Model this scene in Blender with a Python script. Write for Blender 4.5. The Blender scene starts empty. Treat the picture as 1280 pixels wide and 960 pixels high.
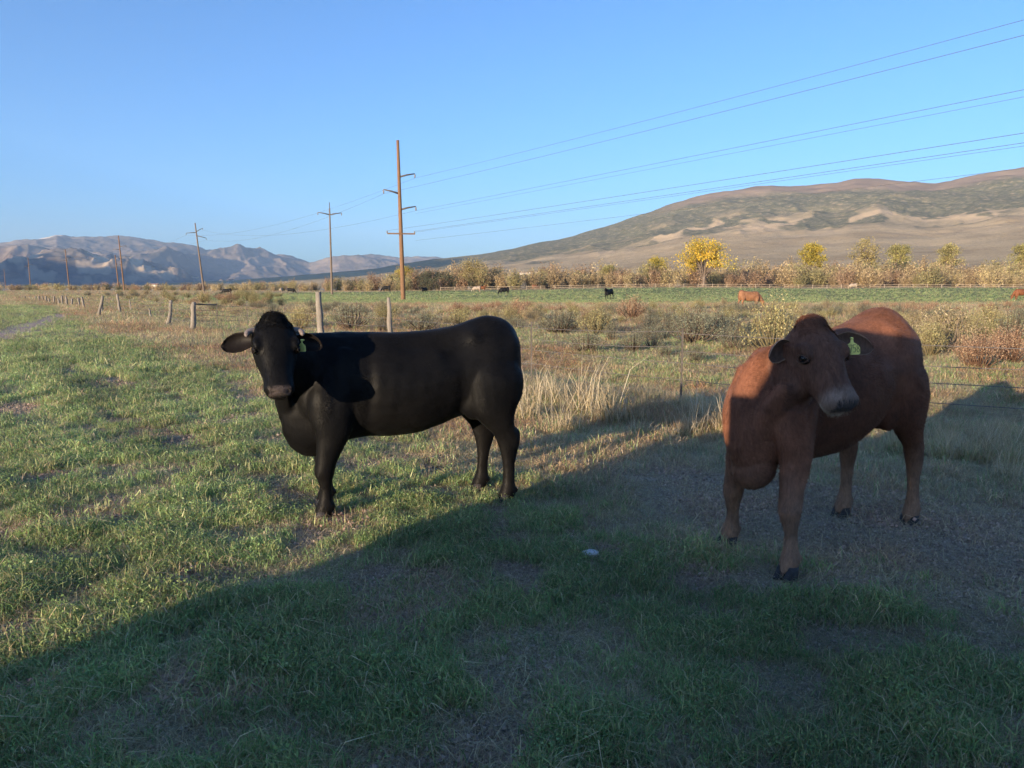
import bpy, bmesh, math, random
import numpy as np
from mathutils import Vector, Matrix

# ------------------------------------------------------------------ camera, sky, sun, exposure
scene = bpy.context.scene
COL = scene.collection
FPX, CAMH = 967.0, 1.5
PITCH = math.atan(120 / FPX)
cam_data = bpy.data.cameras.new('camera')
cam_data.sensor_width = 36.0
cam_data.lens = FPX / 1280 * 36
cam_data.clip_start = 0.05
cam_data.clip_end = 60000
cam = bpy.data.objects.new('camera', cam_data)
cam.location = (0, 0, CAMH)
cam.rotation_euler = (math.pi / 2 - PITCH, 0, 0)
COL.objects.link(cam)
scene.camera = cam

SUN_EL = math.radians(8.4)
SUN_AZ = math.radians(37 + 180)          # where the sun stands, clockwise from +Y (behind the camera, to the left)
world = bpy.data.worlds.new('World')
scene.world = world
world.use_nodes = True
wn = world.node_tree
bg = wn.nodes['Background']
sky = wn.nodes.new('ShaderNodeTexSky')
sky.sky_type = 'NISHITA'
sky.sun_disc = False
sky.sun_elevation = SUN_EL
sky.sun_rotation = SUN_AZ
sky.altitude = 1600
sky.air_density = 1.0
sky.dust_density = 2.5
sky.ozone_density = 4.8
wn.links.new(sky.outputs[0], bg.inputs[0])
bg.inputs[1].default_value = 0.112

sun_data = bpy.data.lights.new('sun', 'SUN')
sun_data.energy = 5.0
sun_data.angle = math.radians(0.5)
sun_data.color = (1.0, 0.79, 0.54)
sun = bpy.data.objects.new('sun', sun_data)
_ld = Vector((0.6018 * math.cos(SUN_EL), 0.7986 * math.cos(SUN_EL), -math.sin(SUN_EL)))
sun.rotation_euler = _ld.to_track_quat('-Z', 'Y').to_euler()
sun.location = (-30, -40, 30)
COL.objects.link(sun)

scene.view_settings.view_transform = 'Standard'
scene.view_settings.look = 'None'
scene.view_settings.gamma = 1.0
scene.view_settings.exposure = 1.55
scene.view_settings.use_curve_mapping = False
scene.cycles.max_bounces = 6
scene.cycles.diffuse_bounces = 3
scene.cycles.glossy_bounces = 2
scene.cycles.transmission_bounces = 3
scene.cycles.volume_bounces = 0
scene.cycles.transparent_max_bounces = 8
scene.cycles.use_denoising = True
scene.cycles.use_adaptive_sampling = True
scene.cycles.adaptive_threshold = 0.014
scene.cycles.adaptive_min_samples = 20

RNG = np.random.default_rng(7)
random.seed(7)

# ------------------------------------------------------------------ pixel and projection helpers
_cp, _sp = math.cos(PITCH), math.sin(PITCH)
def ray(x, y):
    u = (x - 640) / FPX; v = (480 - y) / FPX
    return np.array([u, _cp + v * _sp, -_sp + v * _cp])
def on_ground(x, y, h=0.0):
    d = ray(x, y); t = (h - CAMH) / d[2]
    return d * t + np.array([0, 0, CAMH])
def at_depth(x, y, Y):
    d = ray(x, y)
    return d * (Y / d[1]) + np.array([0, 0, CAMH])

# ------------------------------------------------------------------ noise
def _hash(ix, iy, seed):
    h = (ix.astype(np.int64) * 374761393 + iy.astype(np.int64) * 668265263 + seed * 974711) & 0xffffffff
    h = ((h ^ (h >> 13)) * 1274126177) & 0xffffffff
    h = h ^ (h >> 16)
    return (h & 0xffffff) / float(0xffffff)
def vnoise(x, y, seed=0):
    x = np.asarray(x, float); y = np.asarray(y, float)
    ix = np.floor(x); iy = np.floor(y)
    fx = x - ix; fy = y - iy
    fx = fx * fx * fx * (fx * (fx * 6 - 15) + 10); fy = fy * fy * fy * (fy * (fy * 6 - 15) + 10)
    a = _hash(ix, iy, seed); b = _hash(ix + 1, iy, seed)
    c = _hash(ix, iy + 1, seed); d = _hash(ix + 1, iy + 1, seed)
    return (a * (1 - fx) + b * fx) * (1 - fy) + (c * (1 - fx) + d * fx) * fy
def fbm(x, y, octv=4, seed=0, gain=0.5):
    s = 0; a = 1; n = 0
    ca, sa = math.cos(0.6), math.sin(0.6)
    x = np.asarray(x, float); y = np.asarray(y, float)
    for i in range(octv):
        s = s + a * vnoise(x, y, seed + i * 17); n += a; a *= gain
        x, y = (x * ca - y * sa) * 2.03 + 11.3, (x * sa + y * ca) * 2.03 + 5.7
    return s / n
def ridged(x, y, octv=5, seed=0, gain=0.5):
    s = 0; a = 1; n = 0; w = 1
    ca, sa = math.cos(0.7), math.sin(0.7)
    x = np.asarray(x, float); y = np.asarray(y, float)
    for i in range(octv):
        v = 1 - np.abs(2 * vnoise(x, y, seed + i * 13) - 1)
        v = v * v
        s = s + a * v * w; n += a; a *= gain
        w = np.clip(v * 1.6, 0, 1)
        x, y = (x * ca - y * sa) * 2.07 + 3.1, (x * sa + y * ca) * 2.07 + 8.9
    return s / n
def sstep(a, b, x):
    t = np.clip((np.asarray(x, float) - a) / (b - a), 0, 1)
    return t * t * (3 - 2 * t)

# ------------------------------------------------------------------ objects
def tag(o, label=None, cat=None, group=None, kind=None):
    if label: o['label'] = label
    if cat: o['category'] = cat
    if group: o['group'] = group
    if kind: o['kind'] = kind
    return o
def link(name, me, parent=None, loc=None, rotz=0.0):
    o = bpy.data.objects.new(name, me)
    COL.objects.link(o)
    if parent is not None: o.parent = parent
    if loc is not None: o.location = loc
    if rotz: o.rotation_euler = (0, 0, rotz)
    return o
def empty(name, loc, rotz=0.0):
    o = bpy.data.objects.new(name, None)
    o.empty_display_size = 0.2
    o.location = loc
    o.rotation_euler = (0, 0, rotz)
    COL.objects.link(o)
    return o
def make_mesh(name, verts, faces, mat=None, smooth=True, attrs=None, colors=None):
    """verts (n,3); faces: (m,3)/(m,4) array or a list of such arrays"""
    me = bpy.data.meshes.new(name)
    verts = np.asarray(verts, dtype=np.float32).reshape(-1, 3)
    if not isinstance(faces, (list, tuple)): faces = [faces]
    faces = [np.asarray(f, dtype=np.int32) for f in faces if len(f)]
    loops = np.concatenate([f.ravel() for f in faces])
    sizes = np.concatenate([np.full(len(f), f.shape[1], np.int32) for f in faces])
    starts = np.concatenate([[0], np.cumsum(sizes)[:-1]]).astype(np.int32)
    me.vertices.add(len(verts)); me.vertices.foreach_set('co', verts.ravel())
    me.loops.add(len(loops)); me.loops.foreach_set('vertex_index', loops)
    me.polygons.add(len(sizes)); me.polygons.foreach_set('loop_start', starts)
    me.polygons.foreach_set('loop_total', sizes)
    me.polygons.foreach_set('use_smooth', np.full(len(sizes), smooth))
    if attrs:
        for k, v in attrs.items():
            at = me.attributes.new(k, 'FLOAT', 'POINT'); at.data.foreach_set('value', np.asarray(v, np.float32).ravel())
    if colors is not None:
        at = me.attributes.new('col', 'FLOAT_COLOR', 'POINT')
        c = np.ones((len(verts), 4), np.float32); c[:, :3] = colors
        at.data.foreach_set('color', c.ravel())
    me.update(calc_edges=True)
    me.validate()
    if mat: me.materials.append(mat)
    return me
class MB:
    """collects shapes into one mesh"""
    def __init__(s): s.v = []; s.q = []; s.t = []; s.n = 0; s.c = []
    def add(s, v, quads=(), tris=(), col=None):
        v = np.asarray(v, float).reshape(-1, 3)
        if len(quads): s.q.append(np.asarray(quads, int) + s.n)
        if len(tris): s.t.append(np.asarray(tris, int) + s.n)
        s.v.append(v); s.n += len(v)
        if col is not None:
            s.c.append(np.broadcast_to(np.asarray(col, float), (len(v), 3)))
    def box(s, c, size, rz=0.0, M=None):
        x, y, z = [k / 2 for k in size]
        v = np.array([(-x,-y,-z),(x,-y,-z),(x,y,-z),(-x,y,-z),(-x,-y,z),(x,-y,z),(x,y,z),(-x,y,z)], float)
        if rz:
            ca, sa = math.cos(rz), math.sin(rz); v = v @ np.array([[ca, sa, 0], [-sa, ca, 0], [0, 0, 1]])
        if M is not None: v = v @ np.asarray(M).T
        s.add(v + np.asarray(c), [(0,3,2,1),(4,5,6,7),(0,1,5,4),(1,2,6,5),(2,3,7,6),(3,0,4,7)])
    def tube(s, pts, rad, n=8, cap=True, wob=0.0):
        pts = np.asarray(pts, float); m = len(pts)
        rad = np.broadcast_to(np.asarray(rad, float), (m,))
        tan = np.gradient(pts, axis=0); tan /= np.linalg.norm(tan, axis=1)[:, None] + 1e-9
        ref = np.array([0, 0, 1.0]) if abs(tan[0, 2]) < 0.9 else np.array([1.0, 0, 0])
        a = np.arange(n) / n * 2 * math.pi
        vs = []
        for i in range(m):
            u = np.cross(tan[i], ref); u /= np.linalg.norm(u) + 1e-9; w = np.cross(u, tan[i])
            r = rad[i] * (1 + wob * (RNG.random(n) - 0.5)) if wob else np.full(n, rad[i])
            vs.append(pts[i] + (np.cos(a) * r)[:, None] * u + (np.sin(a) * r)[:, None] * w)
        v = np.concatenate(vs); q = []
        for i in range(m - 1):
            for j in range(n):
                q.append((i*n+j, i*n+(j+1) % n, (i+1)*n+(j+1) % n, (i+1)*n+j))
        t = []
        if cap:
            v = np.concatenate([v, pts[:1], pts[-1:]]); b, e = m*n, m*n+1
            for j in range(n):
                t.append((b, (j+1) % n, j)); t.append((e, (m-1)*n+j, (m-1)*n+(j+1) % n))
        s.add(v, q, t)
    def mesh(s, name, mat=None, smooth=True):
        f = []
        if s.q: f.append(np.concatenate(s.q))
        if s.t: f.append(np.concatenate(s.t))
        return make_mesh(name, np.concatenate(s.v), f, mat, smooth, colors=np.concatenate(s.c) if s.c else None)
    def build(s, name, mat=None, parent=None, smooth=True, loc=None):
        return link(name, s.mesh(name, mat, smooth), parent, loc)

# ------------------------------------------------------------------ materials
class NT:
    def __init__(s, name):
        s.m = bpy.data.materials.new(name); s.m.use_nodes = True
        s.t = s.m.node_tree; s.b = s.t.nodes['Principled BSDF']
        s.b.inputs['Specular IOR Level'].default_value = 0.25
    def n(s, kind, **kw):
        nd = s.t.nodes.new(kind)
        for k, v in kw.items():
            if k in nd.inputs.keys() if isinstance(k, str) else False: nd.inputs[k].default_value = v
            else: setattr(nd, k, v)
        return nd
    def l(s, a, b): s.t.links.new(a, b)
    def noise(s, scale, detail=4, rough=0.55, vec=None, w=None):
        nd = s.n('ShaderNodeTexNoise'); nd.inputs['Scale'].default_value = scale
        nd.inputs['Detail'].default_value = detail; nd.inputs['Roughness'].default_value = rough
        if vec is not None: s.l(vec, nd.inputs['Vector'])
        return nd.outputs['Fac']
    def ramp(s, fac, stops):
        r = s.n('ShaderNodeValToRGB'); e = r.color_ramp.elements
        while len(e) < len(stops): e.new(0.5)
        for el, (p, c) in zip(e, stops):
            el.position = p; el.color = (*c, 1) if len(c) == 3 else c
        s.l(fac, r.inputs[0]); return r.outputs[0]
    def mix(s, fac, a, b, blend='MIX'):
        m = s.n('ShaderNodeMix'); m.data_type = 'RGBA'; m.blend_type = blend
        if isinstance(fac, (int, float)): m.inputs[0].default_value = fac
        else: s.l(fac, m.inputs[0])
        for v, i in ((a, 6), (b, 7)):
            if isinstance(v, tuple): m.inputs[i].default_value = (*v, 1)
            else: s.l(v, m.inputs[i])
        return m.outputs[2]
    def attr(s, name, typ='GEOMETRY'):
        a = s.n('ShaderNodeAttribute'); a.attribute_name = name; a.attribute_type = typ; return a
    def math(s, op, a, b=0.0):
        m = s.n('ShaderNodeMath'); m.operation = op
        for v, i in ((a, 0), (b, 1)):
            if isinstance(v, (int, float)): m.inputs[i].default_value = v
            else: s.l(v, m.inputs[i])
        return m.outputs[0]
    def pos(s): return s.n('ShaderNodeNewGeometry').outputs['Position']
    def objco(s): return s.n('ShaderNodeTexCoord').outputs['Object']
    def col(s, c):
        if isinstance(c, tuple): s.b.inputs['Base Color'].default_value = (*c, 1)
        else: s.l(c, s.b.inputs['Base Color'])
        return s
    def rough(s, r):
        s.b.inputs['Roughness'].default_value = r; return s
    def bump(s, h, strength=0.5, dist=0.02):
        b = s.n('ShaderNodeBump'); b.inputs['Strength'].default_value = strength; b.inputs['Distance'].default_value = dist
        s.l(h, b.inputs['Height']); s.l(b.outputs[0], s.b.inputs['Normal']); return s
    def translucent(s, colour, fac=0.35):
        tr = s.n('ShaderNodeBsdfTranslucent'); mx = s.n('ShaderNodeMixShader'); mx.inputs[0].default_value = fac
        if isinstance(colour, tuple): tr.inputs[0].default_value = (*colour, 1)
        else: s.l(colour, tr.inputs[0])
        out = [n for n in s.t.nodes if n.type == 'OUTPUT_MATERIAL'][0]
        s.l(s.b.outputs[0], mx.inputs[1]); s.l(tr.outputs[0], mx.inputs[2]); s.l(mx.outputs[0], out.inputs[0]); return s

def plain(name, c, rough=0.8, var=0.25, scale=8.0, bump=0.0):
    k = NT(name)
    f = k.noise(scale, 5, 0.6, k.objco())
    lo = tuple(x * (1 - var) for x in c); hi = tuple(min(1, x * (1 + var)) for x in c)
    k.col(k.ramp(f, [(0.3, lo), (0.7, hi)])).rough(rough)
    if bump: k.bump(f, bump, 0.02)
    return k.m

# ------------------------------------------------------------------ layout of the land
FENCE = np.array([(14, 3.2), (9.5, 5.5), (5.1, 7.7), (2.66, 9.2), (0.12, 12.1), (-2.4, 15.5), (-4.5, 18.4), (-11.5, 27.9),
                  (-13.9, 31.5), (-22, 44), (-30, 57), (-38, 68), (-60, 100), (-100, 160)], float)
def fence_dist(X, Y):
    """distance to the fence line, positive on the camera's side"""
    X = np.asarray(X, float); Y = np.asarray(Y, float)
    best = np.full(X.shape, 1e9); sgn = np.ones(X.shape)
    n = len(FENCE)
    for i in range(n - 1):
        a, b = FENCE[i], FENCE[i + 1]; d = b - a; L2 = d @ d
        t = ((X - a[0]) * d[0] + (Y - a[1]) * d[1]) / L2
        lo = 0.0 if i > 0 else -1e9; hi = 1.0 if i < n - 2 else 1e9
        t = np.clip(t, lo, hi)
        qx = X - (a[0] + t * d[0]); qy = Y - (a[1] + t * d[1])
        ds = np.hypot(qx, qy); cr = d[0] * qy - d[1] * qx
        m = ds < best
        best = np.where(m, ds, best); sgn = np.where(m, np.where(cr > 0, 1.0, -1.0), sgn)
    return best * sgn
def ground_h(X, Y):
    X = np.asarray(X, float); Y = np.asarray(Y, float)
    r = np.hypot(X, Y)
    h = 1.9 * sstep(60, 250, Y) * (0.25 + 0.75 * sstep(-60, 60, X))
    h = h + 0.5 * (fbm(X / 40, Y / 40, 3, 5) - 0.5) * sstep(30, 120, r)
    h = h + 0.05 * (fbm(X / 2.2, Y / 2.2, 3, 9) - 0.5) * (1 - sstep(60, 150, r))
    df = fence_dist(X, Y)
    h = h - 0.22 * np.exp(-((df + 2.2) / 1.3) ** 2) * (1 - sstep(30, 60, r))
    return h
def zones(X, Y):
    """green field, bare dirt, pasture weights"""
    df = fence_dist(X, Y); r = np.hypot(X, Y)
    nz = fbm(X / 1.6, Y / 1.6, 4, 21); nl = fbm(X / 7, Y / 7, 3, 33)
    edge = 3.3 + 1.5 * sstep(-3, 2, X) * (1 - sstep(8, 14, r)) - 0.6 * sstep(20, 40, r)
    green = sstep(-0.6, 0.6, df - edge + (nz - 0.5) * 2.0)
    # bare patches inside the field
    patch = sstep(0.60, 0.70, fbm(X / 0.55, Y / 0.55, 3, 41)) * 0.75
    # trodden soil along the strip
    soil = np.exp(-((df - 4.0) / 0.85) ** 2) * sstep(0.4, 1.6, X) * (1 - sstep(9, 14, r))
    # two-wheel track far left
    tx = np.clip((Y - 18) / 26, 0, 1)
    xl = -13.2 - 12.2 * tx
    track = np.exp(-((X - xl) / 0.7) ** 2) * sstep(14, 20, Y) * (1 - sstep(42, 48, Y))
    soil = np.clip(soil * (0.75 + 0.7 * nz) + track, 0, 1)
    pasture = sstep(66, 78, Y + 10 * (nl - 0.5) - 0.05 * X) * (1 - sstep(188, 200, Y)) * sstep(-70, -45, X) * sstep(-6, -20, df)
    orange = sstep(60, 72, Y) * (1 - sstep(150, 170, Y)) * sstep(1.0, 4.0, df) * sstep(0.3, 0.5, nl)
    return dict(df=df, green=green * (1 - orange), patch=patch, soil=soil, pasture=pasture, orange=orange, nz=nz, nl=nl)

# ground sheet: rings round the camera
def ring_sheet(radii, az, hfun):
    R, A = np.meshgrid(radii, az, indexing='ij')
    X = R * np.sin(A); Y = R * np.cos(A)
    Z = hfun(X, Y, R, A)
    nr, na = R.shape
    i, j = np.meshgrid(np.arange(nr - 1), np.arange(na - 1), indexing='ij')
    a = (i * na + j).ravel()
    q = np.stack([a, a + 1, a + na + 1, a + na], 1)[:, ::-1]
    return X, Y, Z, q
az_front = np.radians(np.concatenate([np.linspace(-180, -62, 60)[:-1], np.linspace(-62, 62, 420), np.linspace(62, 180, 60)[1:]]))
rad = np.concatenate([[0.02], np.geomspace(0.5, 900, 330)])
X, Y, Z, q = ring_sheet(rad, az_front, lambda X, Y, R, A: ground_h(X, Y))
zn = zones(X, Y)
k = NT('meadow_ground')
P = k.pos()
n1 = k.noise(2.2, 6, 0.65, P); n2 = k.noise(14, 5, 0.7, P); n3 = k.noise(0.35, 4, 0.6, P); n4 = k.noise(70, 3, 0.7, P)
soil = k.ramp(n2, [(0.25, (0.34, 0.25, 0.205)), (0.75, (0.60, 0.47, 0.39))])
dryc = k.ramp(n1, [(0.3, (0.34, 0.26, 0.165)), (0.7, (0.54, 0.43, 0.28))])
grn = k.ramp(n2, [(0.25, (0.17, 0.15, 0.095)), (0.75, (0.36, 0.31, 0.20))])
pas = k.ramp(n3, [(0.3, (0.19, 0.22, 0.075)), (0.7, (0.30, 0.30, 0.12))])
org = k.ramp(n3, [(0.3, (0.36, 0.21, 0.13)), (0.7, (0.44, 0.29, 0.17))])
c = k.mix(k.attr('green').outputs['Fac'], dryc, grn)
c = k.mix(k.attr('pasture').outputs['Fac'], c, pas)
c = k.mix(k.attr('orange').outputs['Fac'], c, org)
c = k.mix(k.attr('soil').outputs['Fac'], c, soil)
k.col(c).rough(0.95).bump(k.math('ADD', n2, k.math('MULTIPLY', n4, 0.4)), 1.0, 0.045)
k.b.inputs['Specular IOR Level'].default_value = 0.1
M_GROUND = k.m
g = link('ground', make_mesh('ground', np.stack([X, Y, Z], -1).reshape(-1, 3), q, M_GROUND, True,
         dict(green=zn['green'], pasture=zn['pasture'], soil=np.clip(zn['soil'] + zn['patch'] * .55 * zn['green'] * (1 - sstep(20, 40, np.hypot(X, Y))), 0, 1), orange=zn['orange'])))
tag(g, kind='structure')

# ------------------------------------------------------------------ valley floor and the hill on the right
def px_az(x):                                    # azimuth of a pixel column at the horizon
    return np.arctan((np.asarray(x, float) - 640) / (FPX * 1.0076))
def px_el(y):                                    # elevation above the horizon row, as a slope
    return (360 - np.asarray(y, float)) / FPX
HX = np.array([-900, 100, 160, 240, 320, 420, 470, 555, 600, 640, 700, 760, 800, 860, 900, 960, 1000, 1040, 1062, 1100, 1160, 1220, 1280, 1400, 1700, 2600])
HY = np.array([359, 358, 357, 353, 349, 341, 336, 323, 318, 312, 300, 284, 271, 251, 243, 236, 235, 232, 227, 229, 232, 222, 213, 200, 190, 200])
haz = px_az(HX); hel = px_el(HY)
def hill_h(X, Y, R, A):
    el = np.interp(A, haz, hel) * np.clip(np.cos(A), .4, 1)
    RC = 4300.0
    t = (R - 850) / (RC - 850)
    tt = np.clip(t, 0, None)
    prof = np.where(tt <= 1, 0.30 * tt + 0.70 * tt ** 1.9, 1 - 0.55 * (tt - 1))
    base = el * RC * prof + 2.0
    big = np.clip(el / 0.10, 0, 1.3)
    up = sstep(0.30, 0.85, tt)
    # spurs and gullies running down the slope
    u = (A * 4300) / 420.0
    sp = ridged(u + 0.25 * fbm(X / 500, Y / 500, 2, 3), R / 1500.0, 5, 71)
    rid = (sp - 0.42) * 60 * big * up * (1 - sstep(0.62, 0.97, tt))
    sm = (fbm(X / 160, Y / 160, 5, 12) - 0.5) * (8 + 34 * up * big * (1 - 0.6 * sstep(0.8, 1.0, tt)))
    z = base + rid + sm * np.where(tt < 0.02, 0.1, 1)
    # the dark mountain beyond the left edge of the frame that shades the foot of the far range
    bx, by = -4800.0, 2200.0
    d1 = (X - bx) * 0.6 + (Y - by) * 0.8; d2 = (X - bx) * 0.8 - (Y - by) * 0.6
    ridge = np.exp(-(d1 / 900) ** 2) * (1 - sstep(2600, 3600, np.abs(d2)))
    ridge = ridge * (A < math.radians(-38)) * sstep(math.radians(-37), math.radians(-46), A)
    z = z + 760 * ridge * (0.75 + 0.5 * ridged(X / 900, Y / 900, 4, 5))
    return z - 3.0 * (1 - sstep(850, 1100, R))
az_h = np.radians(np.concatenate([np.linspace(-150, -42, 90)[:-1], np.linspace(-42, 45, 640), np.linspace(45, 120, 50)[1:]]))
rad_h = np.concatenate([np.linspace(840, 2200, 90)[:-1], np.linspace(2200, 4500, 170), np.linspace(4500, 8200, 44)[1:]])
X, Y, Z, q = ring_sheet(rad_h, az_h, hill_h)
R = np.hypot(X, Y); A = np.arctan2(X, Y)
el = np.interp(A, haz, hel); tt = (R - 850) / 3450
nzl = fbm(X / 420, Y / 420, 5, 55); nzs = fbm(X / 110, Y / 110, 4, 66)
jun = sstep(0.47, 0.62, tt + (nzl - 0.5) * 0.5 + (nzs - 0.5) * 0.22) * sstep(0.012, 0.05, el)
cream = sstep(0.56, 0.63, fbm(A * 26, R / 200, 4, 91)) * np.exp(-((tt - 0.60 - (nzl - 0.5) * 0.3) / 0.12) ** 2) * sstep(0.06, 0.09, el)
redtop = sstep(0.86, 0.93, tt + (nzl - 0.5) * 0.14) * sstep(0.09, 0.12, el)
k = NT('sage_and_juniper_hillside')
P = k.pos()
n1 = k.noise(0.006, 6, 0.6, P); n2 = k.noise(0.05, 4, 0.75, P); n3 = k.noise(0.0016, 4, 0.5, P)
tan_ = k.ramp(n1, [(0.3, (0.36, 0.265, 0.155)), (0.7, (0.55, 0.42, 0.25))])
n5 = k.noise(0.13, 3, 0.7, P)
tan_ = k.mix(k.math('MULTIPLY', k.ramp(n5, [(0.56, (0, 0, 0)), (0.66, (1, 1, 1))]), 0.55), tan_, (0.15, 0.14, 0.085))
junc = k.ramp(n2, [(0.36, (0.10, 0.10, 0.06)), (0.54, (0.185, 0.17, 0.10)), (0.66, (0.36, 0.28, 0.175))])
c = k.mix(k.attr('juniper').outputs['Fac'], tan_, junc)
c = k.mix(k.attr('redtop').outputs['Fac'], c, k.ramp(n1, [(0.35, (0.22, 0.16, 0.115)), (0.7, (0.34, 0.25, 0.175))]))
c = k.mix(k.attr('cream').outputs['Fac'], c, (0.58, 0.43, 0.26))
k.col(c).rough(1.0).bump(n2, 0.6, 6.0)
k.b.inputs['Specular IOR Level'].default_value = 0.0
g = link('hill', make_mesh('hill', np.stack([X, Y, Z], -1).reshape(-1, 3), q, k.m, True, dict(juniper=jun, cream=cream, redtop=redtop)))
tag(g, kind='structure')

# ------------------------------------------------------------------ the far mountain range on the left
MX = np.array([-900, -300, -100, 0, 40, 60, 75, 92, 110, 145, 165, 200, 230, 260, 300, 330, 370, 388, 400, 430, 470, 500, 540, 600, 700, 1000])
MY = np.array([300, 296, 300, 303, 297, 296, 292, 294, 293, 296, 295, 301, 304, 311, 307, 313, 320, 327, 325, 320, 318, 321, 319, 326, 332, 340])
maz = px_az(MX); mel = px_el(MY)
def mount_h(X, Y, R, A):
    el = np.interp(A, maz, mel) * np.clip(np.cos(A), .4, 1)
    RC = 12500.0
    t = np.clip((R - 6600) / (RC - 6600), 0, None)
    prof = np.where(t <= 1, t ** 1.25, 1 - 0.8 * (t - 1))
    base = el * RC * prof
    amp = sstep(0.02, 0.22, t)
    rid = (ridged(X / 2300 + 0.35 * fbm(X / 1500, Y / 1500, 2, 2), Y / 3000 + 3.2, 6, 130) - 0.45) * 430 * amp * (1 - sstep(0.72, 0.97, t))
    # cliffy foothills in front, below the crest
    cx = np.exp(-((A - px_az(185)) / 0.072) ** 2) + 0.45 * np.exp(-((A - px_az(60)) / 0.06) ** 2) + 0.3 * np.exp(-((A - px_az(330)) / 0.07) ** 2)
    foot = cx * np.exp(-((R - 7900) / 650) ** 2) * (210 + 260 * ridged(X / 620, Y / 620, 5, 200))
    return base + rid + foot + (fbm(X / 260, Y / 260, 4, 8) - 0.5) * 90 * amp - 30
az_m = np.radians(np.concatenate([np.linspace(-75, -37, 50)[:-1], np.linspace(-37, 6, 620)]))
rad_m = np.concatenate([np.linspace(6000, 9500, 150)[:-1], np.linspace(9500, 13200, 110), np.linspace(13200, 15000, 8)[1:]])
X, Y, Z, q = ring_sheet(rad_m, az_m, mount_h)
R = np.hypot(X, Y); A = np.arctan2(X, Y)
snow = sstep(0.35, 0.5, np.exp(-((A - px_az(72)) / 0.022) ** 2) + 0.9 * np.exp(-((A - px_az(163)) / 0.02) ** 2)) * sstep(12100, 12500, R) * sstep(0.42, 0.55, fbm(X / 500, Y / 500, 4, 14))
cliff = np.exp(-((R - 7800) / 800) ** 2) * sstep(0.52, 0.62, fbm(A * 60, R / 300, 4, 33))
k = NT('far_range_rock')
P = k.pos()
n1 = k.noise(0.0011, 6, 0.6, P); n2 = k.noise(0.012, 4, 0.7, P)
c = k.ramp(n1, [(0.3, (0.11, 0.095, 0.075)), (0.5, (0.24, 0.185, 0.135)), (0.7, (0.40, 0.305, 0.22))])
c = k.mix(k.math('MULTIPLY', k.ramp(n2, [(0.45, (0, 0, 0)), (0.6, (1, 1, 1))]), 0.5), c, (0.09, 0.085, 0.06))
c = k.mix(k.attr('cliff').outputs['Fac'], c, (0.52, 0.40, 0.26))
c = k.mix(k.attr('snow').outputs['Fac'], c, (0.75, 0.66, 0.56))
k.col(c).rough(1.0)
k.b.inputs['Specular IOR Level'].default_value = 0.0
g = link('mountains', make_mesh('mountains', np.stack([X, Y, Z], -1).reshape(-1, 3), q, k.m, True, dict(snow=snow, cliff=cliff)))
tag(g, kind='structure')

# ------------------------------------------------------------------ haze: the evening air of the valley
mb = MB(); mb.box((-2000, 4000, 557), (27000, 27000, 1314))
k = NT('valley_air')
k.t.nodes.remove(k.b)
pv = k.n('ShaderNodeVolumePrincipled')
pv.inputs['Color'].default_value = (0.50, 0.71, 1.0, 1)
pv.inputs['Density'].default_value = 6.0e-5
pv.inputs['Anisotropy'].default_value = 0.05
k.l(pv.outputs[0], [n for n in k.t.nodes if n.type == 'OUTPUT_MATERIAL'][0].inputs['Volume'])
tag(mb.build('haze', k.m, None, False), kind='stuff')

# ------------------------------------------------------------------ cattle
def loft(rings, mb):
    """closed skin over a list of rings with the same number of points"""
    n = len(rings[0]); m = len(rings)
    v = np.concatenate(rings + [rings[0].mean(0)[None], rings[-1].mean(0)[None]])
    q = [(i*n+j, i*n+(j+1) % n, (i+1)*n+(j+1) % n, (i+1)*n+j) for i in range(m-1) for j in range(n)]
    t = [(m*n, (j+1) % n, j) for j in range(n)] + [(m*n+1, (m-1)*n+j, (m-1)*n+(j+1) % n) for j in range(n)]
    mb.add(v, q, t)
def resample(st, k):
    """smooth (Catmull-Rom) interpolation of station rows"""
    st = np.asarray(st, float); m = len(st)
    if m < 3: return st
    out = []
    for i in range(m - 1):
        p0 = st[max(i-1, 0)]; p1 = st[i]; p2 = st[i+1]; p3 = st[min(i+2, m-1)]
        for j in range(k):
            t = j / k
            out.append(0.5 * ((2*p1) + (-p0+p2)*t + (2*p0-5*p1+4*p2-p3)*t*t + (-p0+3*p1-3*p2+p3)*t**3))
    out.append(st[-1]); return np.array(out)
def sellipse(n, e):
    a = np.arange(n) / n * 2 * math.pi
    c, s = np.cos(a), np.sin(a)
    return np.sign(c) * np.abs(c) ** (2/e), np.sign(s) * np.abs(s) ** (2/e)
def ellipsoid(mb, c, r, M=None, n=14):
    rings = []
    for i in range(1, n):
        th = math.pi * i / n
        a = np.arange(16) / 16 * 2 * math.pi
        p = np.stack([np.cos(a) * math.sin(th) * r[0], np.sin(a) * math.sin(th) * r[1], np.full(16, math.cos(th) * r[2])], 1)
        if M is not None: p = p @ np.asarray(M).T
        rings.append(p + np.asarray(c))
    loft(rings, mb)

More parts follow.
